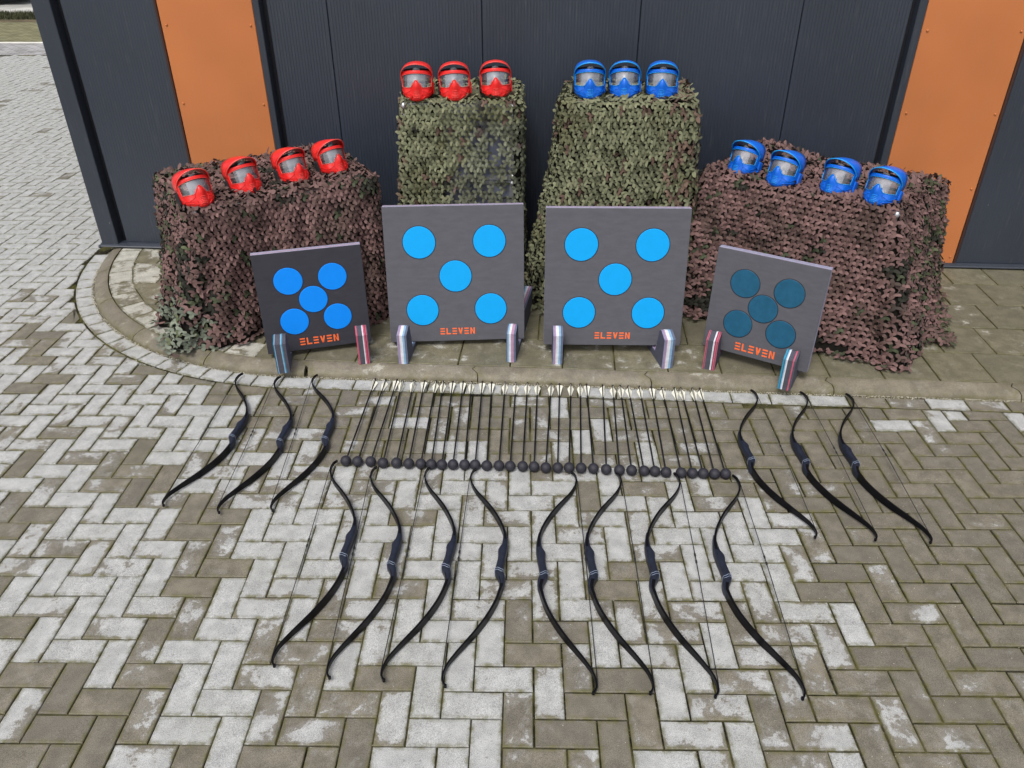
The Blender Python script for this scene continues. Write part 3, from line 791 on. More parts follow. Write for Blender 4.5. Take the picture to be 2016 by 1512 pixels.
    q1 = value_noise(Pa, 9, seed+20)+.35*(value_noise(Pa, 30, seed+21)-.5); q2 = value_noise(Pa, 7, seed+22)+.5*(value_noise(Pa, 26, seed+24)-.5)
    col = np.tile(base, (n,1))*r.uniform(.78, 1.2, n)[:,None]
    f = np.clip((q1-.62)/.06, 0, 1)[:,None]; col = col*(1-f)+second*f*r.uniform(.8,1.2,n)[:,None]
    f = np.clip((q2-.80)/.05, 0, 1)[:,None]; col = col*(1-f)+dark*f
    sel = r.random(n) < .045; col[sel] = alt*r.uniform(.7,1.3,sel.sum())[:,None]
    keep = np.ones(n, bool)
    if special is not None: col, keep = special(Pa, uu, wall_w, col, r, n)
    colv = np.repeat(col[:,None,:], m, 1); colv = colv*(1+.10*r.normal(size=(n,3))[:,k_])[:,:,None]
    kv = np.repeat(keep, m); remap = np.cumsum(kv)-1; Q = Q[keep[Q[:,0]//m]]; Q = remap[Q]; V = V.reshape(-1,3)[kv]; colv = np.clip(colv.reshape(-1,3)[kv], 0, 1)
    # added dark sheet standing in for the shade in the gaps
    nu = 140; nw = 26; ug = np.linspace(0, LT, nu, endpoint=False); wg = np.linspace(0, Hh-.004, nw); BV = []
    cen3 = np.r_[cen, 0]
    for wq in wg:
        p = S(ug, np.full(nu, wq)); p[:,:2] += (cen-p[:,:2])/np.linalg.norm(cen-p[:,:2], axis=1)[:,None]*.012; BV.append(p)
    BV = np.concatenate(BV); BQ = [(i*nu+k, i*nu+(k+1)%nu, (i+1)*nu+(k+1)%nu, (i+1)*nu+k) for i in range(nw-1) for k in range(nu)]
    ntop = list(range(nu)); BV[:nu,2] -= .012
    if see_through:
        dd = -((BV[:,0]-W0.x)*NX.x+(BV[:,1]-W0.y)*NX.y); ss = (BV[:,0]-W0.x)*EX.x+(BV[:,1]-W0.y)*EX.y
        BQ = [q for q in BQ if not (dd[q[0]] > .60 and dd[q[1]] > .60 and -.5 < ss[q[0]] < -.075)]
    root_loc = Vector((cen[0], cen[1], KZ))
    def fast(name, V, Q, mt):
        me = bpy.data.meshes.new(name); me.vertices.add(len(V)); me.vertices.foreach_set('co', (V-np.array(root_loc)).astype(np.float32).ravel())
        me.loops.add(Q.size); me.loops.foreach_set('vertex_index', Q.ravel().astype(np.int32)); me.polygons.add(len(Q)); me.polygons.foreach_set('loop_start', np.arange(0, Q.size, 4, dtype=np.int32))
        me.polygons.foreach_set('use_smooth', np.ones(len(Q), bool)); me.materials.append(mt); me.update(calc_edges=True); me.validate(); return me
    root = tag(empty('camouflage_net', root_loc), label, 'camouflage net', group)
    me = fast('net_cloth', V, Q, M['net']); ca = me.attributes.new('tint', 'FLOAT_COLOR', 'POINT'); ca.data.foreach_set('color', np.c_[colv, np.ones(len(colv))].astype(np.float32).ravel())
    o = bpy.data.objects.new('net_cloth', me); C.objects.link(o); o.parent = root
    skip = set()
    o2 = mesh_obj('net_shade_sheet', BV-np.array(root_loc), BQ+[tuple(ntop)], M['backing'], root)
    return root
BR = ((.168,.098,.091), (.110,.068,.060), (.022,.022,.016), (.055,.065,.036))
GR = ((.175,.182,.108), (.120,.122,.066), (.028,.027,.022), (.115,.072,.055))
def mids(c, extra=None):
    out = []
    for i in range(4):
        a, b = np.array(c[i]), np.array(c[(i+1)%4]); out += [tuple(a), tuple((a+b)/2)]
    return out
ZB, ZG = .90, 1.325
tl = [(-1.80,1.50),(-.87,.86),(-1.38,.12),(-2.30,.86)]; top = mids(tl)
bot = [(-2.07,1.58),(-1.34,1.33),(-.80,1.16),(-.98,.55),(-1.30,.13),(-1.9,.42),(-2.40,.82),(-2.24,1.18)]
def sp_bl(P, u, w, col, r, n):
    # grey-green bunched foot at the front left corner, green flecks on the left end
    c = np.array(bw(-2.1, 1.5)[:2]); d = np.linalg.norm(P[:,:2]-c, axis=1); f = np.clip(1.3-d/.30, 0, 1)*np.clip((.36-P[:,2])/.14, 0, 1)
    sel = r.random(n) < f; col[sel] = np.array((.19,.215,.165))*r.uniform(.6,1.15,sel.sum())[:,None]
    sel = (r.random(n) < .10) & (P[:,0] < -1.9); col[sel] = np.array((.10,.115,.06))
    return col, np.ones(n, bool)
camo_net('brown camouflage net draped over the left low table, under four red masks', top, bot, ZB, BR, 3, folds=7, amp=.060, special=sp_bl, spread=.06)
tr = [(1.07,.60),(2.05,1.27),(2.58,.70),(1.58,.06)]; top = mids(tr)
bot = [(1.03,.78),(1.62,1.20),(2.16,1.56),(2.52,1.12),(2.72,.64),(2.2,.16),(1.5,.08),(1.10,.36)]
pk = bw(1.62, .12)
def bump_r(P):
    d2 = ((P[:,0]-pk.x)/.30)**2+((P[:,1]-pk.y)/.20)**2; return .055*np.exp(-d2)
def sp_br(P, u, w, col, r, n):
    c = np.array(bw(2.55, .95)[:2]); d = np.linalg.norm(P[:,:2]-c, axis=1)
    sel = (r.random(n) < .30*np.clip(1.25-d/.45, 0, 1)); col[sel] = np.array((.06,.068,.035))*r.uniform(.6,1.4,sel.sum())[:,None]
    return col, np.ones(n, bool)
camo_net('brown camouflage net draped over the right low table, under four blue masks', top, bot, ZB, BR, 8, folds=6, amp=.055, bump=bump_r, special=sp_br, spread=.16, chir=-1)
gl = [(-.735,.735),(-.025,.725),(-.06,.10),(-.78,.12)]; top = mids(gl)
bot = [(-.80,.80),(-.40,.775),(-.02,.76),(-.03,.42),(-.05,.10),(-.42,.10),(-.86,.12),(-.86,.46)]
fr = bw(-.15, .7)
def sp_gl(P, u, w, col, r, n):
    # over the right half of the front the net is thin and the grey case shows through
    s = (P[:,0]-W0.x)*EX.x+(P[:,1]-W0.y)*EX.y; d = -((P[:,0]-W0.x)*NX.x+(P[:,1]-W0.y)*NX.y); z = P[:,2]
    q = np.clip((s+.36)/.14, 0, 1)*np.clip((1.24-z)/.12, 0, 1)+np.clip((s+.52)/.2, 0, 1)*np.clip((.98-z)/.1, 0, 1)
    front = (d > .62) & (w > 0); thin = front & (r.random(n) < .20*np.clip(q, 0, 1)); keep = ~thin
    sel = front & (q > .3); col[sel] = col[sel]*.74+np.array((.022,.026,.030))
    lf = (s < -.72) & (w > 0) & (r.random(n) < .3); col[lf] = np.array((.15,.11,.075))
    return col, keep
camo_net('olive green camouflage net over the tall left stack, with the grey case showing through', top, bot, ZG, GR, 21, folds=8, amp=.018, special=sp_gl, spread=.05, see_through=True)
gr_ = [(.215,.725),(1.01,.71),(1.03,.10),(.235,.10)]; top = mids(gr_)
bot = [(.02,.88),(.52,.84),(1.08,.80),(1.12,.42),(1.10,.10),(.60,.10),(.10,.10),(.02,.48)]
def sp_gr(P, u, w, col, r, n):
    s = (P[:,0]-W0.x)*EX.x+(P[:,1]-W0.y)*EX.y
    sel = (s > .86) & (r.random(n) < .35); col[sel] = np.array((.15,.10,.075))*r.uniform(.7,1.2,sel.sum())[:,None]
    return col, np.ones(n, bool)
camo_net('olive green camouflage net flaring wide over the tall right stack under three blue masks', top, bot, ZG, GR, 34, folds=8, amp=.045, special=sp_gr, spread=.06, hang=.8)
# what stands under the nets
def quad_case(name, label, q, z0, h_, ins=.03):
    q = [np.array(p) for p in q]; c = sum(q)/4; w_ = np.linalg.norm(q[1]-q[0])-2*ins; d_ = np.linalg.norm(q[2]-q[1])-2*ins
    e = q[1]-q[0]; X = bw(c[0], c[1], z0); dirw = EX*e[0]-NX*e[1]; flight_case(name, label, X, math.atan2(dirw.y, dirw.x), w_, d_, h_)
quad_case('flight_case', 'large grey case with aluminium edges hidden under the left brown net', tl, KZ, ZB-KZ-.012, .045)
quad_case('flight_case', 'large grey case with aluminium edges hidden under the right brown net', tr, KZ, ZB-KZ-.012, .045)
quad_case('flight_case', 'lower grey flight case of the stack seen through the left green net', gl, KZ, .80, .022)
quad_case('flight_case', 'upper grey flight case of the stack seen through the left green net', gl, KZ+.802, ZG-KZ-.802-.012, .022)
quad_case('flight_case', 'lower grey flight case hidden under the right green net', gr_, KZ, .80, .03)
quad_case('flight_case', 'upper grey flight case hidden under the right green net', gr_, KZ+.802, ZG-KZ-.802-.012, .03)
# ---------------------------------------------------------------- foam targets
def letter_quads(ch, w_, h_, t_):
    """polygons (x,z) of a letter in a w_ x h_ cell"""
    if ch == 'E': return [[(0,z),(w_,z),(w_,z+t_),(0,z+t_)] for z in (0,(h_-t_)/2,h_-t_)]
    if ch == 'L': return [[(0,t_),(t_,t_),(t_,h_),(0,h_)],[(0,0),(w_,0),(w_,t_),(0,t_)]]
    if ch == 'V': k = t_*1.12; return [[(w_/2-k*.5,0),(w_/2+k*.5,0),(k,h_),(0,h_)],[(w_/2-k*.5,0),(w_/2+k*.5,0),(w_,h_),(w_-k,h_)]]
    if ch == 'N': k = t_; return [[(0,0),(k,0),(k,h_),(0,h_)],[(w_-k,0),(w_,0),(w_,h_),(w_-k,h_)],[(k,h_),(k,h_-k*1.5),(w_-k,0),(w_-k,k*1.5)]]
def target(label, x, y, z, yaw, lean, W, th, disc_m, disc_r, a, hc, face_m, feet, text_w, text_h, text_z, zslot, lines):
    root = tag(empty('foam_target', (x, y, KZ), yaw), label, 'archery target', 'foam targets in front of the tables')
    zr = z-KZ
    fr = Matrix.Translation((0, 0, zr)) @ Matrix.Rotation(-lean, 4, 'X')
    def child(mb, name, mats, parent=root, smooth=False, **kw):
        o = mb.build(name, mats, parent, smooth, **kw); 
        if parent is root: o.matrix_basis = fr
        return o
    # laminated board: front sheet, coloured glue line, back sheet
    y0 = 0
    for nm, t0, t1, mt, em in lines:
        b = MB(); b.bevbox((-W/2, t0*th, 0), (W/2, t1*th, W), .0015)
        o = child(b, nm, [M[mt], M[em]])
        for p in o.data.polygons:
            if abs(p.normal.y) < .5: p.material_index = 1
    for sx, sz in ((-1,1),(1,1),(0,0),(-1,-1),(1,-1)):
        cx, cz = sx*a, hc+sz*a
        b = MB(); b.lathe([(disc_r+.0042,.004),(disc_r+.0042,-.0006),(disc_r+.0005,-.0007),(disc_r,.003)], 56, 'y', off=(cx,0,cz)); child(b, 'disc_gap_shade', M['seam'])  # raised dark ring painted as the shaded gap round the disc
        b = MB(); b.lathe([(disc_r,.003),(disc_r,-.0010),(disc_r-.0015,-.0022)], 56, 'y', off=(cx,0,cz)); child(b, 'scoring_disc', disc_m)
    b = MB(); gw = text_w/(6*1+5*.34); px = -text_w/2; t_ = text_h*.19
    for ch in 'ELEVEN':
        for q in letter_quads(ch, gw, text_h, t_):
            A = [(px+u, -.0012, text_z-text_h/2+v) for u, v in q]; n = len(A)
            b.add(A+[(u, .001, v) for u, _, v in A], [tuple(range(n)), tuple(range(n,2*n))[::-1]]+[(i, n+i, n+(i+1)%n, (i+1)%n) for i in range(n)])
        px += gw*1.34
    child(b, 'lettering', M['orange_ink'])
    for fx, fy, fyaw, wd, layers, flen, fh in feet:
        ft = empty('foot', (fx, fy, 0), fyaw, root)
        prof = [(0,0),(0,.186),(.068,.214),(.092,.206),(.135,zslot),(.272,zslot),(.284,fh),(.34,fh-.01),(flen,fh*.82),(flen,0)]
        n = len(prof); tot = sum(l[1] for l in layers); x0 = 0
        for li, (mk, lw) in enumerate(layers):
            x1 = x0+wd*lw/tot; V = [(x0, u, v) for u, v in prof]+[(x1, u, v) for u, v in prof]
            b = MB(); b.add(V, [(i, n+i, n+(i+1)%n, (i+1)%n) for i in range(n)]); b.add(V, [tuple(range(n))], 1 if li == 0 else 0); b.add(V, [tuple(range(n, 2*n))], 1 if li == len(layers)-1 else 0)
            b.build('foam_sheet', [M['L'+mk], M['foot_side']], ft, fixn=True); x0 = x1
    return root
D3 = [('board_front',0,.60,'foam','foam_edge'),('glue_line',.603,.66,'foam_line','foam_line'),('board_back',.663,1,'foam','foam_edge')]
D3s = [('board_front',0,.40,'foam_dark','foam_edge'),('glue_line',.403,.48,'foam_line','foam_line'),('board_back',.483,1,'foam','foam_edge')]
D3r = [('glue_line',0.0,.07,'foam','foam_line'),('board_front',.073,.62,'foam','foam_edge'),('board_back',.623,1,'foam','foam_edge')]
def local(x, y, cx, cy, yaw):
    dx, dy = x-cx, y-cy; return dx*math.cos(yaw)+dy*math.sin(yaw), -dx*math.sin(yaw)+dy*math.cos(yaw)
def foot(cx, cy, yaw, wx, wy, ww, dyaw, layers, flen=.46, fh=.20):
    fx, fy = local(wx, wy, cx, cy, yaw); return (fx, fy, dyaw, ww, layers, flen, fh)
R = math.radians
mixed = [('v',.18),('P',.10),('w',.30),('l',.20),('s',.22)]
mixed2 = [('s',.12),('l',.16),('w',.22),('P',.30),('s',.2)]
a_ = (-1.236, 2.492, .087, .288)
target('smaller charcoal foam target with five bright blue discs, left of the row', *a_, .075, .6, .05, M['azure'], .0795, .123, .307, None,
  [foot(*a_[:2], a_[3], -1.432, 2.252, .069, R(-6), [('d',.08),('l',.05),('s',.03),('g',.42),('l',.08),('b',.07),('g',.27)]),
   foot(*a_[:2], a_[3], -.987, 2.359, .066, R(-3), [('p',.13),('g',.42),('w',.10),('p',.14),('m',.05),('p',.08),('g',.08)])],
  .222, .043, .053, .035, D3s)
a_ = (-.428, 2.584, .089, .067)
target('large grey foam target with cyan discs, rear foot showing, before the left stack', *a_, .172, .8, .06, M['cyan'], .0925, .201, .395, None,
  [foot(*a_[:2], a_[3], -.758, 2.370, .056, R(-9), mixed), foot(*a_[:2], a_[3], -.134, 2.396, .054, R(-12), mixed2, .76, .17)],
  .205, .039, .060, .035, D3)
a_ = (.484, 2.499, .109, -.008)
target('large grey foam target with cyan discs and a scuffed top edge, before the right stack', *a_, .150, .8, .06, M['cyan'], .0925, .199, .398, None,
  [foot(*a_[:2], a_[3], .134, 2.370, .056, R(1), mixed), foot(*a_[:2], a_[3], .757, 2.326, .065, R(10), mixed)],
  .205, .039, .060, .045, D3)
a_ = (1.272, 2.337, .116, -.552)
target('smaller grey foam target with five dark teal discs, turned at the right of the row', *a_, .063, .6, .05, M['teal'], .0795, .121, .305, None,
  [foot(*a_[:2], a_[3], .992, 2.335, .068, R(8), [('p',.06),('g',.05),('p',.04),('g',.42),('w',.12),('m',.06),('p',.12),('g',.05),('p',.05)]),
   foot(*a_[:2], a_[3], 1.363, 2.124, .068, R(3), [('b',.12),('d',.06),('l',.07),('w',.10),('g',.36),('p',.10),('g',.14)])],
  .225, .045, .050, .045, D3r)

# ---------------------------------------------------------------- full face masks
def zlow(t): return .002+.048*min(1, abs(t)/92)**1.6
def zlens(t): 
    return .080+.012*min(1, (abs(t)/60))**1.5+.050*math.exp(-(t/14.5)**2)
def zup(t): return .170-.010*(abs(t)/60)**2
def shell_pt(t, z, off=0.0):
    k = np.interp(z, [0,.02,.05,.085,.12,.165,.20,.23], [.66,.80,.92,.975,1.0,1.0,.985,.93])
    a = math.radians(t); x = (.097+off)*k*math.sin(a); y = -(.098+off)*(.55+.45*k)*math.cos(a)+.0
    nb = .020*math.exp(-(t/15)**2)*math.exp(-((z-.095)/.045)**2); y -= nb
    ck = .006*math.exp(-((abs(t)-45)/14)**2)*math.exp(-((z-.05)/.022)**2); x += ck*math.copysign(1, t); y -= ck
    y -= .012*math.exp(-((z-.022)/.022)**2)*math.exp(-(t/24)**2)
    return (x, y, z)
def make_mask(color, rim, label, group):
    root = tag(empty('face_mask'), label, 'mask', group)
    TL = 69
    ts = sorted(set(list(np.linspace(-104, -TL, 7))+list(np.linspace(-TL, TL, 35))+list(np.linspace(TL, 104, 7))))
    b = MB()
    def sheet(rows_of_t, tsel):
        V = []; nr = len(rows_of_t(tsel[0]))
        for t_ in tsel:
            for z in rows_of_t(t_): V.append(shell_pt(t_, z))
        F = [(i*nr+j, (i+1)*nr+j, (i+1)*nr+j+1, i*nr+j+1) for i in range(len(tsel)-1) for j in range(nr-1)]; b.add(V, F)
    sheet(lambda t_: list(np.linspace(zlow(t_), zlens(t_) if abs(t_) <= TL+.1 else zlens(TL), 12)), ts)
    sheet(lambda t_: list(np.linspace(zup(t_) if abs(t_) <= TL+.1 else zup(TL), .184+.004*math.cos(math.radians(t_)), 4)), ts)
    for sgn in (-1, 1):
        sel = [t_ for t_ in ts if t_*sgn >= TL-.1]; sheet(lambda t_: list(np.linspace(zlens(TL), zup(TL), 5)), sel)
    o = b.build('shell', M[color], root, smooth=True, fixn=True)
    bm = bmesh.new(); bm.from_mesh(o.data); bmesh.ops.remove_doubles(bm, verts=bm.verts[:], dist=.0004); bmesh.ops.recalc_face_normals(bm, faces=bm.faces[:]); bm.to_mesh(o.data); bm.free()
    md = o.modifiers.new('thickness', 'SOLIDIFY'); md.thickness = .0035; md.offset = -1
    # lens
    b = MB(); tsel = list(np.linspace(-TL, TL, 33)); V = []; nr = 7
    for t_ in tsel:
        for z in np.linspace(zlens(t_)-.002, zup(t_)+.002, nr):
            a = math.radians(t_); x = .093*math.sin(a); y = -.090*math.cos(a)-.004+.06*(z-.12)
            if abs(t_) < 16: y -= .004*math.exp(-(t_/13)**2)*max(0, (.15-z))/.03
            V.append((x, y, z))
    b.add(V, [(i*nr+j, (i+1)*nr+j, (i+1)*nr+j+1, i*nr+j+1) for i in range(len(tsel)-1) for j in range(nr-1)]); b.build('lens', M['lens'], root, smooth=True)
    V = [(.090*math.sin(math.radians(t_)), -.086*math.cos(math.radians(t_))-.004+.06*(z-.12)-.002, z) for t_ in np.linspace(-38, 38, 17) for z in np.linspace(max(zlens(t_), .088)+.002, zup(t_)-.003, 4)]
    b = MB(); b.add(V, [(i*4+j, (i+1)*4+j, (i+1)*4+j+1, i*4+j+1) for i in range(16) for j in range(3)]); b.build('lens_reflection', M['lens2'], root, smooth=True)  # added hazy sheet that paints the bright reflection mid-lens
    # rim round the lens opening, coloured lighter for light through its thin edge
    loopp = [shell_pt(t_, zlens(t_), .0015) for t_ in np.linspace(-TL, TL, 45)]+[shell_pt(TL, z, .0015) for z in np.linspace(zlens(TL), zup(TL), 4)[1:-1]]+[shell_pt(t_, zup(t_), .0015) for t_ in np.linspace(TL, -TL, 30)]+[shell_pt(-TL, z, .0015) for z in np.linspace(zup(TL), zlens(TL), 4)[1:-1]]
    b = MB(); b.tube(loopp, .0017, 6, closed=True); b.build('lens_rim', M[rim], root, smooth=True)
    # visor hoop over the brow
    V = []; nn_ = 29; pr_ = [(0, 0), (.33, .003), (.66, .002), (1, -.004)]
    for i in range(nn_):
        ph = math.radians(-96+192*i/(nn_-1)); c, s = math.cos(ph), math.sin(ph); c = max(c, -.2)
        f0 = (.098*s, -.105*max(0, c)**.8-.012, .152+.070*max(0, c)**.75-.02*(c < 0))
        r0 = (.096*s, -.012*max(0, c)+.050, .156+.102*max(0, c)**.55-.02*(c < 0))
        for f, h in pr_: V.append((f0[0]+(r0[0]-f0[0])*f, f0[1]+(r0[1]-f0[1])*f, f0[2]+(r0[2]-f0[2])*f+h*max(0, c)))
    m = len(pr_); b = MB(); b.add(V, [(i*m+j, (i+1)*m+j, (i+1)*m+j+1, i*m+j+1) for i in range(nn_-1) for j in range(m-1)])
    o = b.build('visor', M[color], root, smooth=True); md = o.modifiers.new('thickness', 'SOLIDIFY'); md.thickness = .003
    b = MB(); b.tube([V[i*m] for i in range(nn_)], .0036, 6); b.build('visor_edge', M[rim], root, smooth=True)
    # dark foam of the forehead with a clear strip under the visor
    V = [(x*.084*1, y, z) for x, y, z in [(math.sin(a), -.072*math.cos(a)+.004, z) for a in np.linspace(-1.35, 1.35, 15) for z in (.166, .182, .194+.010*math.cos(a))]]
    b = MB(); b.add(V, [(i*3+j, (i+1)*3+j, (i+1)*3+j+1, i*3+j+1) for i in range(14) for j in range(2)]); b.build('forehead_foam', M['padding'], root, smooth=True)
    V = [(.052*math.sin(a), -.088*math.cos(a)+.012, z+.006*math.cos(a*3)) for a in np.linspace(-.9, .9, 13) for z in (.186, .198)]
    b = MB(); b.add(V, [(i*2, (i+1)*2, (i+1)*2+1, i*2+1) for i in range(12)]); b.build('clear_strip', M['lens'], root, smooth=True)
    b = MB(); b.tube([shell_pt(t_, .174, -.012) for t_ in np.linspace(-80, 80, 25)], .008, 8); b.tube([shell_pt(t_, zlens(min(60, abs(t_)))-.012, -.013) for t_ in np.linspace(-80, 80, 25)], .006, 8); b.build('face_padding', M['padding'], root, smooth=True)
    b = MB(); b.tube([(.090*math.cos(a), .02+.085*math.sin(a), .128) for a in np.linspace(-.15, math.pi+.15, 20)], .009, 6); b.build('head_strap', M['strap'], root, smooth=True)
    # raised vent ribs on the chin and cheek creases
    b = MB()
    for r_ in range(5):
        z = .022+.0095*r_; hw = 15-1.2*r_
        for seg in range(4):
            t0 = -hw+seg*hw*.5; pts = [shell_pt(t_, z+.004*math.cos(math.radians(t_*6)), .0016) for t_ in np.linspace(t0+.7, t0+hw*.5-.7, 4)]; b.tube(pts, .0021, 5)
    b.build('vent_rib', M[rim], root, smooth=True)
    for s in (-1, 1):
        b = MB()
        b.tube([shell_pt(s*t_, z, .0012) for t_, z in ((22,.070),(32,.062),(44,.052),(58,.056),(72,.070),(86,.080))], .0022, 6)
        b.tube([shell_pt(s*t_, z, .0012) for t_, z in ((26,.018),(36,.034),(50,.040),(66,.046),(84,.056))], .0024, 6)
        b.tube([shell_pt(s*t_, z, .0010) for t_, z in ((14,.112),(20,.086),(25,.070),(24,.05),(20,.034))], .0017, 6)
        b.build('cheek_crease', M[color], root, smooth=True)
    for s in (-1, 1):
        b = MB(); b.bevbox((s*.098-.008, .0, .05), (s*.098+.006, .05, .125), .006); b.build('ear_guard', M['padding' if s < 0 else color], root)
    return root
def copy_tree(o, parent=None):
    c = o.copy(); C.objects.link(c)
    if parent: c.parent = parent
    for ch in list(o.children): copy_tree(ch, c)
    return c
def place(o, X, face, tilt, roll=0):
    yaw = math.atan2(face.x, -face.y); o.rotation_mode = 'XYZ'
    o.matrix_basis = Matrix.Translation(X) @ Matrix.Rotation(yaw, 4, 'Z') @ Matrix.Rotation(-tilt, 4, 'X') @ Matrix.Rotation(roll, 4, 'Y') @ Matrix.Diagonal((.95,.95,.92,1))
red = blue = None
ML = [
 ('red', (-1.742,1.418), ZB, 'L', 'red mask nearest the front corner of the left brown table'),
 ('red', (-1.558,1.169), ZB, 'L', 'second red mask from the front corner on the left brown table, black ear pad showing'),
 ('red', (-1.335,.964), ZB, 'L', 'third red mask from the front corner on the left brown table'),
 ('red', (-1.143,.768), ZB, 'L', 'red mask on the left brown table nearest the tall green stack'),
 ('red', (-.634,.718), ZG, 'F', 'left of the three red masks on top of the tall green stack'),
 ('red', (-.408,.705), ZG, 'F', 'middle of the three red masks on top of the tall green stack'),
 ('red', (-.171,.636), ZG, 'F', 'right of the three red masks on top of the tall green stack, nearest the gap'),
 ('blue', (.384,.618), ZG, 'F', 'left of the three blue masks on top of the tall green stack, nearest the gap'),
 ('blue', (.590,.606), ZG, 'F', 'middle of the three blue masks on top of the tall green stack'),
 ('blue', (.807,.607), ZG, 'F', 'right of the three blue masks on top of the tall green stack'),
 ('blue', (1.317,.640), ZB, 'R', 'blue mask on the right brown table nearest the tall green stack, beside the net hump'),
 ('blue', (1.505,.850), ZB, 'R', 'second blue mask along the right brown table, in front of the net hump'),
 ('blue', (1.782,.993), ZB, 'R', 'third blue mask along the right brown table, next to the front corner one'),
 ('blue', (1.980,1.148), ZB, 'R', 'blue mask nearest the front corner of the right brown table')]
for i, (col, (s, d), z, side, lab) in enumerate(ML):
    grp = col+' masks set out on the tables'
    if col == 'red':
        if red is None: o = red = make_mask('red', 'red_rim', lab, grp)
        else: o = copy_tree(red)
    else:
        if blue is None: o = blue = make_mask('blue', 'blue_rim', lab, grp)
        else: o = copy_tree(blue)
    o['label'] = lab; o['group'] = grp; o['category'] = 'mask'
    if side == 'L': f = (.72, .70); tilt = .38
    elif side == 'R': f = (-.66, .75); tilt = .36
    else: f = (.04-(s*.10), 1); tilt = .26
    f = (f[0]+random.gauss(0,.03), f[1]); l = math.hypot(*f); f = (f[0]/l, f[1]/l); F3 = EX*f[0]-NX*f[1]
    X = bw(s, d, z-(.020 if side == 'F' else .034))-F3*(.050 if side == 'F' else .040)
    place(o, X, F3, tilt+random.gauss(0,.02), random.gauss(0,.02))

# ---------------------------------------------------------------- recurve bows
CL = [(0,0),(.012,-.010),(.030,-.017),(.070,-.020),(.117,-.008),(.170,.018),(.226,.056),(.285,.094),(.345,.125),(.398,.147),(.452,.161),(.50,.166),(.545,.163)]
LO = [(.695,.157),(.728,.163),(.755,.160),(.818,.146),(.888,.120),(.958,.085),(1.018,.048),(1.070,.016),(1.112,-.006),(1.152,-.016),(1.180,-.014),(1.192,-.007),(1.200,0)]
def smooth_path(P, n):
    P = np.array(P); d = np.r_[0, np.cumsum(np.linalg.norm(np.diff(P, axis=0), axis=1))]; out = []
    for q in np.linspace(0, d[-1], n):
        i = min(np.searchsorted(d, q, side='right')-1, len(P)-2); i = max(i, 0); t_ = (q-d[i])/(d[i+1]-d[i])
        p0, p1, p2, p3 = P[max(i-1,0)], P[i], P[i+1], P[min(i+2,len(P)-1)]
        out.append(.5*((2*p1)+(-p0+p2)*t_+(2*p0-5*p1+4*p2-p3)*t_**2+(-p0+3*p1-3*p2+p3)*t_**3))
    return np.array(out)
ZM = .022
def limb(path, wid, thk, n=46):
    """flat limb standing on edge: wid along z, thk in plan"""
    P = smooth_path(path, n); b = MB(); V = []
    for i, p in enumerate(P):
        f = i/(n-1); t_ = P[min(i+1,n-1)]-P[max(i-1,0)]; t_ /= np.linalg.norm(t_); nx, ny = -t_[1], t_[0]; w_ = np.interp(f, *wid)/2; h_ = np.interp(f, *thk)/2; c = .25*h_
        zc = max(ZM, w_+.001)
        for a, z in ((h_, -w_+c), (h_, w_-c), (h_-c, w_), (-h_+c, w_), (-h_, w_-c), (-h_, -w_+c), (-h_+c, -w_), (h_-c, -w_)): V.append((p[0]+nx*a, p[1]+ny*a, zc+z))
    F = [(i*8+k, i*8+(k+1)%8, (i+1)*8+(k+1)%8, (i+1)*8+k) for i in range(n-1) for k in range(8)]+[tuple(range(8))[::-1], tuple((n-1)*8+k for k in range(8))]
    b.add(V, F); return b
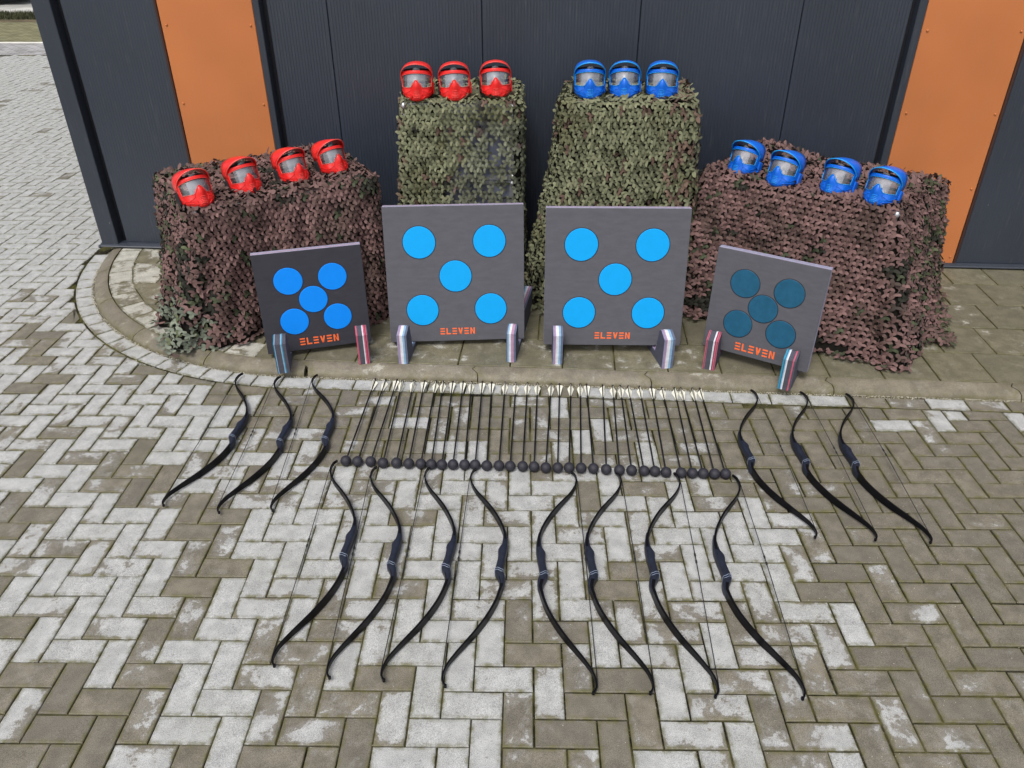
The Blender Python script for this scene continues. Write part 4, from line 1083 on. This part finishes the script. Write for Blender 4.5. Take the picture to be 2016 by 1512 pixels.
def make_bow(label, group):
    root = tag(empty('recurve_bow'), label, 'bow', group)
    o = limb(CL, ([0,.04,.5,1],[.011,.015,.036,.042]), ([0,.1,.8,1],[.0062,.0065,.0095,.014])).build('limb', M['black_limb'], root); sharp(o, 40)
    o = limb(LO, ([0,.5,.96,1],[.042,.036,.015,.011]), ([0,.2,.9,1],[.014,.0095,.0065,.0062])).build('limb', M['black_limb'], root); sharp(o, 40)
    # riser outline in plan: back edge (away from string) then belly edge, extruded with rounded sides
    ST = [(.430,.161,.162,.150),(.470,.1665,.030/2,0)]
    S_ = [(.425,.1640,.1525,.032),(.455,.1700,.1540,.036),(.490,.1755,.1530,.040),(.515,.1765,.1500,.044),(.528,.1762,.1440,.046),(.540,.1755,.1385,.046),(.552,.1745,.1375,.046),(.566,.1735,.1400,.046),
          (.600,.1690,.1390,.045),(.630,.1660,.1350,.045),(.652,.1650,.1320,.045),(.662,.1660,.1320,.045),(.672,.1690,.1340,.044),(.684,.1730,.1400,.043),(.700,.1755,.1480,.042),(.722,.1750,.1545,.041),(.750,.1680,.1545,.038)]
    V = []; K = 12
    for x, yb, yf, wz in S_:
        cy, hy, hz = (yb+yf)/2, (yb-yf)/2, wz/2
        for k in range(K):
            a = 2*math.pi*(k+.5)/K; ca, sa = math.cos(a), math.sin(a); e = .5
            V.append((x, cy+hy*math.copysign(abs(ca)**e, ca), ZM+.001+hz*math.copysign(abs(sa)**e, sa)))
    n = len(S_); b = MB(); b.add(V, [(i*K+k, (i+1)*K+k, (i+1)*K+(k+1)%K, i*K+(k+1)%K) for i in range(n-1) for k in range(K)]+[tuple(range(K)), tuple((n-1)*K+k for k in range(K))[::-1]])
    o = b.build('riser', M['riser'], root); sharp(o, 45)
    b = MB()
    for x0 in (.655, .666):
        pts = [(x0+.012*math.cos(a)*0+(.006 if math.cos(a) > 0 else -.002)*1, .1490+.0178*math.copysign(abs(math.cos(a))**.5, math.cos(a)), ZM+.001+.0232*math.copysign(abs(math.sin(a))**.5, math.sin(a))) for a in np.linspace(0, 2*math.pi, 24)[:-1]]; b.tube(pts, .0009, 5, closed=True)
    b.build('inlay_line', M['ring'], root, smooth=True)
    # string, servings and nocking points
    b = MB(); SP = [(.012,-.013,ZM),(.04,-.0215,ZM),(.072,-.0250,ZM),(.6,-.0235,.012),(1.145,-.0210,ZM),(1.172,-.0195,ZM),(1.190,-.0115,ZM)]; b.tube(SP, .0018, 6); b.build('string', M['string'], root, smooth=True)
    b = MB(); b.tube([(.50,-.0237,.0135),(.6,-.0235,.012),(.70,-.0232,.0125)], .0021, 6); b.build('serving', M['string'], root, smooth=True)
    b = MB()
    for x in (.540, .577): b.tube([(x-.010,-.0236,.0125),(x-.006,-.0236,.0125),(x+.006,-.0236,.0125),(x+.010,-.0236,.0125)], [.002,.0042,.0042,.002], 8)
    b.build('nocking_point', M['string'], root, smooth=True)
    for x, y, a in ((.004,-.004,0),(1.196,-.003,0)):
        b = MB(); b.bevbox((x-.006,y-.0045,ZM-.0065),(x+.006,y+.0045,ZM+.0065),.002); b.build('limb_tip', M['black_limb'], root)
    return root
BOWS = [ # top tip, bottom tip, side, label
 ((-1.651,2.299),(-1.656,1.146),1,'back row bow farthest left, its far tip near the bend of the kerb'),
 ((-1.424,2.268),(-1.390,1.101),1,'middle bow of the three in the left back row'),
 ((-1.217,2.287),(-1.154,1.117),1,'back row bow just left of the arrows, its far tip at the kerb'),
 ((-.940,1.484),(-.921,.288),1,'front row bow at the far left, beside the first arrow ball'),
 ((-.740,1.437),(-.713,.240),1,'second front row bow from the left'),
 ((-.479,1.440),(-.521,.231),1,'third front row bow from the left'),
 ((-.261,1.423),(-.304,.210),1,'fourth front row bow from the left, last one curving right'),
 ((.192,1.407),(.202,.188),-1,'fifth front row bow, first one bowed towards the left'),
 ((.402,1.409),(.398,.190),-1,'sixth front row bow, third from the right'),
 ((.679,1.404),(.619,.179),-1,'seventh front row bow, second from the right'),
 ((.954,1.390),(.915,.174),-1,'front row bow at the far right, under the last arrow balls'),
 ((1.227,2.145),(1.209,.968),-1,'back row bow just right of the arrows'),
 ((1.495,2.128),(1.460,.954),-1,'middle bow of the three in the right back row'),
 ((1.740,2.112),(1.687,.940),-1,'back row bow farthest right on the dark damp bricks')]
proto = None
for tip, end, side, lab in BOWS:
    grp = 'recurve bows laid out on the paving'
    if proto is None: proto = make_bow(lab, grp); o = proto
    else: o = copy_tree(proto); o['label'] = lab
    a, b_ = Vector((*tip, 0)), Vector((*end, 0)); L = (b_-a).length; u = (b_-a)/L; yaw = math.atan2(u.y, u.x)
    m = Matrix.Translation(a+Vector((0,0,.001))) @ Matrix.Rotation(yaw, 4, 'Z')
    # a bow turned over lies the other way round
    if side < 0: m = m @ Matrix.Translation((0,0,2*ZM)) @ Matrix.Rotation(math.pi, 4, 'X')
    o.matrix_basis = m @ Matrix.Scale(L/1.2, 4)

# ---------------------------------------------------------------- foam-tipped arrows
ARR = [(-0.898, 1.48, -0.88, 2.253), (-0.84, 1.475, -0.821, 2.246), (-0.776, 1.475, -0.755, 2.243), (-0.715, 1.465, -0.723, 2.27), (-0.65, 1.466, -0.658, 2.244), (-0.59, 1.462, -0.597, 2.25), (-0.531, 1.46, -0.531, 2.251), (-0.48, 1.457, -0.49, 2.263), (-0.429, 1.455, -0.435, 2.263), (-0.375, 1.456, -0.376, 2.241), (-0.319, 1.455, -0.329, 2.228), (-0.268, 1.455, -0.267, 2.236), (-0.212, 1.449, -0.214, 2.231), (-0.153, 1.45, -0.138, 2.234), (-0.099, 1.446, -0.077, 2.232), (-0.039, 1.445, -0.012, 2.224), (0.016, 1.443, 0.045, 2.22), (0.072, 1.436, 0.123, 2.223), (0.129, 1.436, 0.17, 2.221), (0.184, 1.437, 0.233, 2.218), (0.241, 1.435, 0.286, 2.219), (0.3, 1.432, 0.321, 2.214), (0.361, 1.425, 0.412, 2.209), (0.423, 1.421, 0.468, 2.206), (0.481, 1.42, 0.51, 2.206), (0.54, 1.416, 0.554, 2.199), (0.591, 1.413, 0.617, 2.199), (0.643, 1.407, 0.683, 2.2), (0.714, 1.403, 0.742, 2.186), (0.767, 1.401, 0.811, 2.187), (0.818, 1.399, 0.846, 2.179), (0.871, 1.397, 0.911, 2.18), (0.923, 1.397, 0.953, 2.175)]
def make_arrow(label, group):
    root = tag(empty('foam_tipped_arrow'), label, 'arrow', group); Ln = .785
    b = MB(); b.tube([(.030,0,0),(Ln-.012,0,0)], .0041, 10); b.build('shaft', M['shaft'], root, smooth=True)
    r = .0262; pr_ = [(.0005,-r)]+[(r*math.sin(a), -r*math.cos(a)) for a in np.linspace(.2, 2.35, 13)]+[(.0145,.0235),(.0105,.0285),(.0068,.0345),(.0045,.0365)]
    b = MB(); b.lathe(pr_, 22, 'x'); b.build('foam_ball', M['ball'], root, smooth=True)
    b = MB(); b.tube([(Ln-.016,0,0),(Ln-.012,0,0),(Ln-.002,0,0),(Ln,0,0)], [.0046,.0052,.0050,.0036], 8); b.build('nock', M['nock'], root)
    for k in range(3):
        a = math.pi/2+k*2*math.pi/3; c, s = math.cos(a), math.sin(a); pf = [(Ln-.135,.0042),(Ln-.100,.0105),(Ln-.062,.0175),(Ln-.048,.0205),(Ln-.038,.0190),(Ln-.022,.0045)]
        V = []
        for sgn in (-.0006, .0006):
            for x, h in pf: V.append((x, c*h-s*sgn, s*h+c*sgn))
            
        n = len(pf); b = MB(); b.add(V, [tuple(range(n)), tuple(range(n,2*n))[::-1]]+[(i, n+i, n+(i+1)%n, (i+1)%n) for i in range(n)]); b.build('vane', M['vane'], root)
    return root
pa = None; NA = len(ARR)
ordn = ['first','second','third','fourth','fifth','sixth','seventh','eighth','ninth','tenth','eleventh','twelfth','thirteenth','fourteenth','fifteenth','sixteenth']
for i, (bx, by, nx, ny) in enumerate(ARR):
    if i == 0: lab = 'arrow at the left end of the row, leaning most to the right'
    elif i == NA-1: lab = 'arrow at the right end of the row, ball against the last front bow tip'
    elif i == 16: lab = 'middle arrow of the row, sixteen on either side of it'
    elif i < 16: lab = ordn[i]+' arrow from the left end of the row'
    else: lab = ordn[NA-1-i]+' arrow from the right end of the row'
    grp = 'foam tipped arrows lying in a row'
    if pa is None: pa = make_arrow(lab, grp); o = pa
    else: o = copy_tree(pa); o['label'] = lab
    a, q = Vector((bx, by, .0268)), Vector((nx, ny, .0135)); u = (q-a).normalized(); yaw = math.atan2(u.y, u.x); pit = math.asin(-u.z)
    o.matrix_basis = Matrix.Translation(a) @ Matrix.Rotation(yaw, 4, 'Z') @ Matrix.Rotation(pit, 4, 'Y') @ Matrix.Rotation(random.choice((0,0,0,.35,-.3,1.05)), 4, 'X')
bpy.context.view_layer.update()
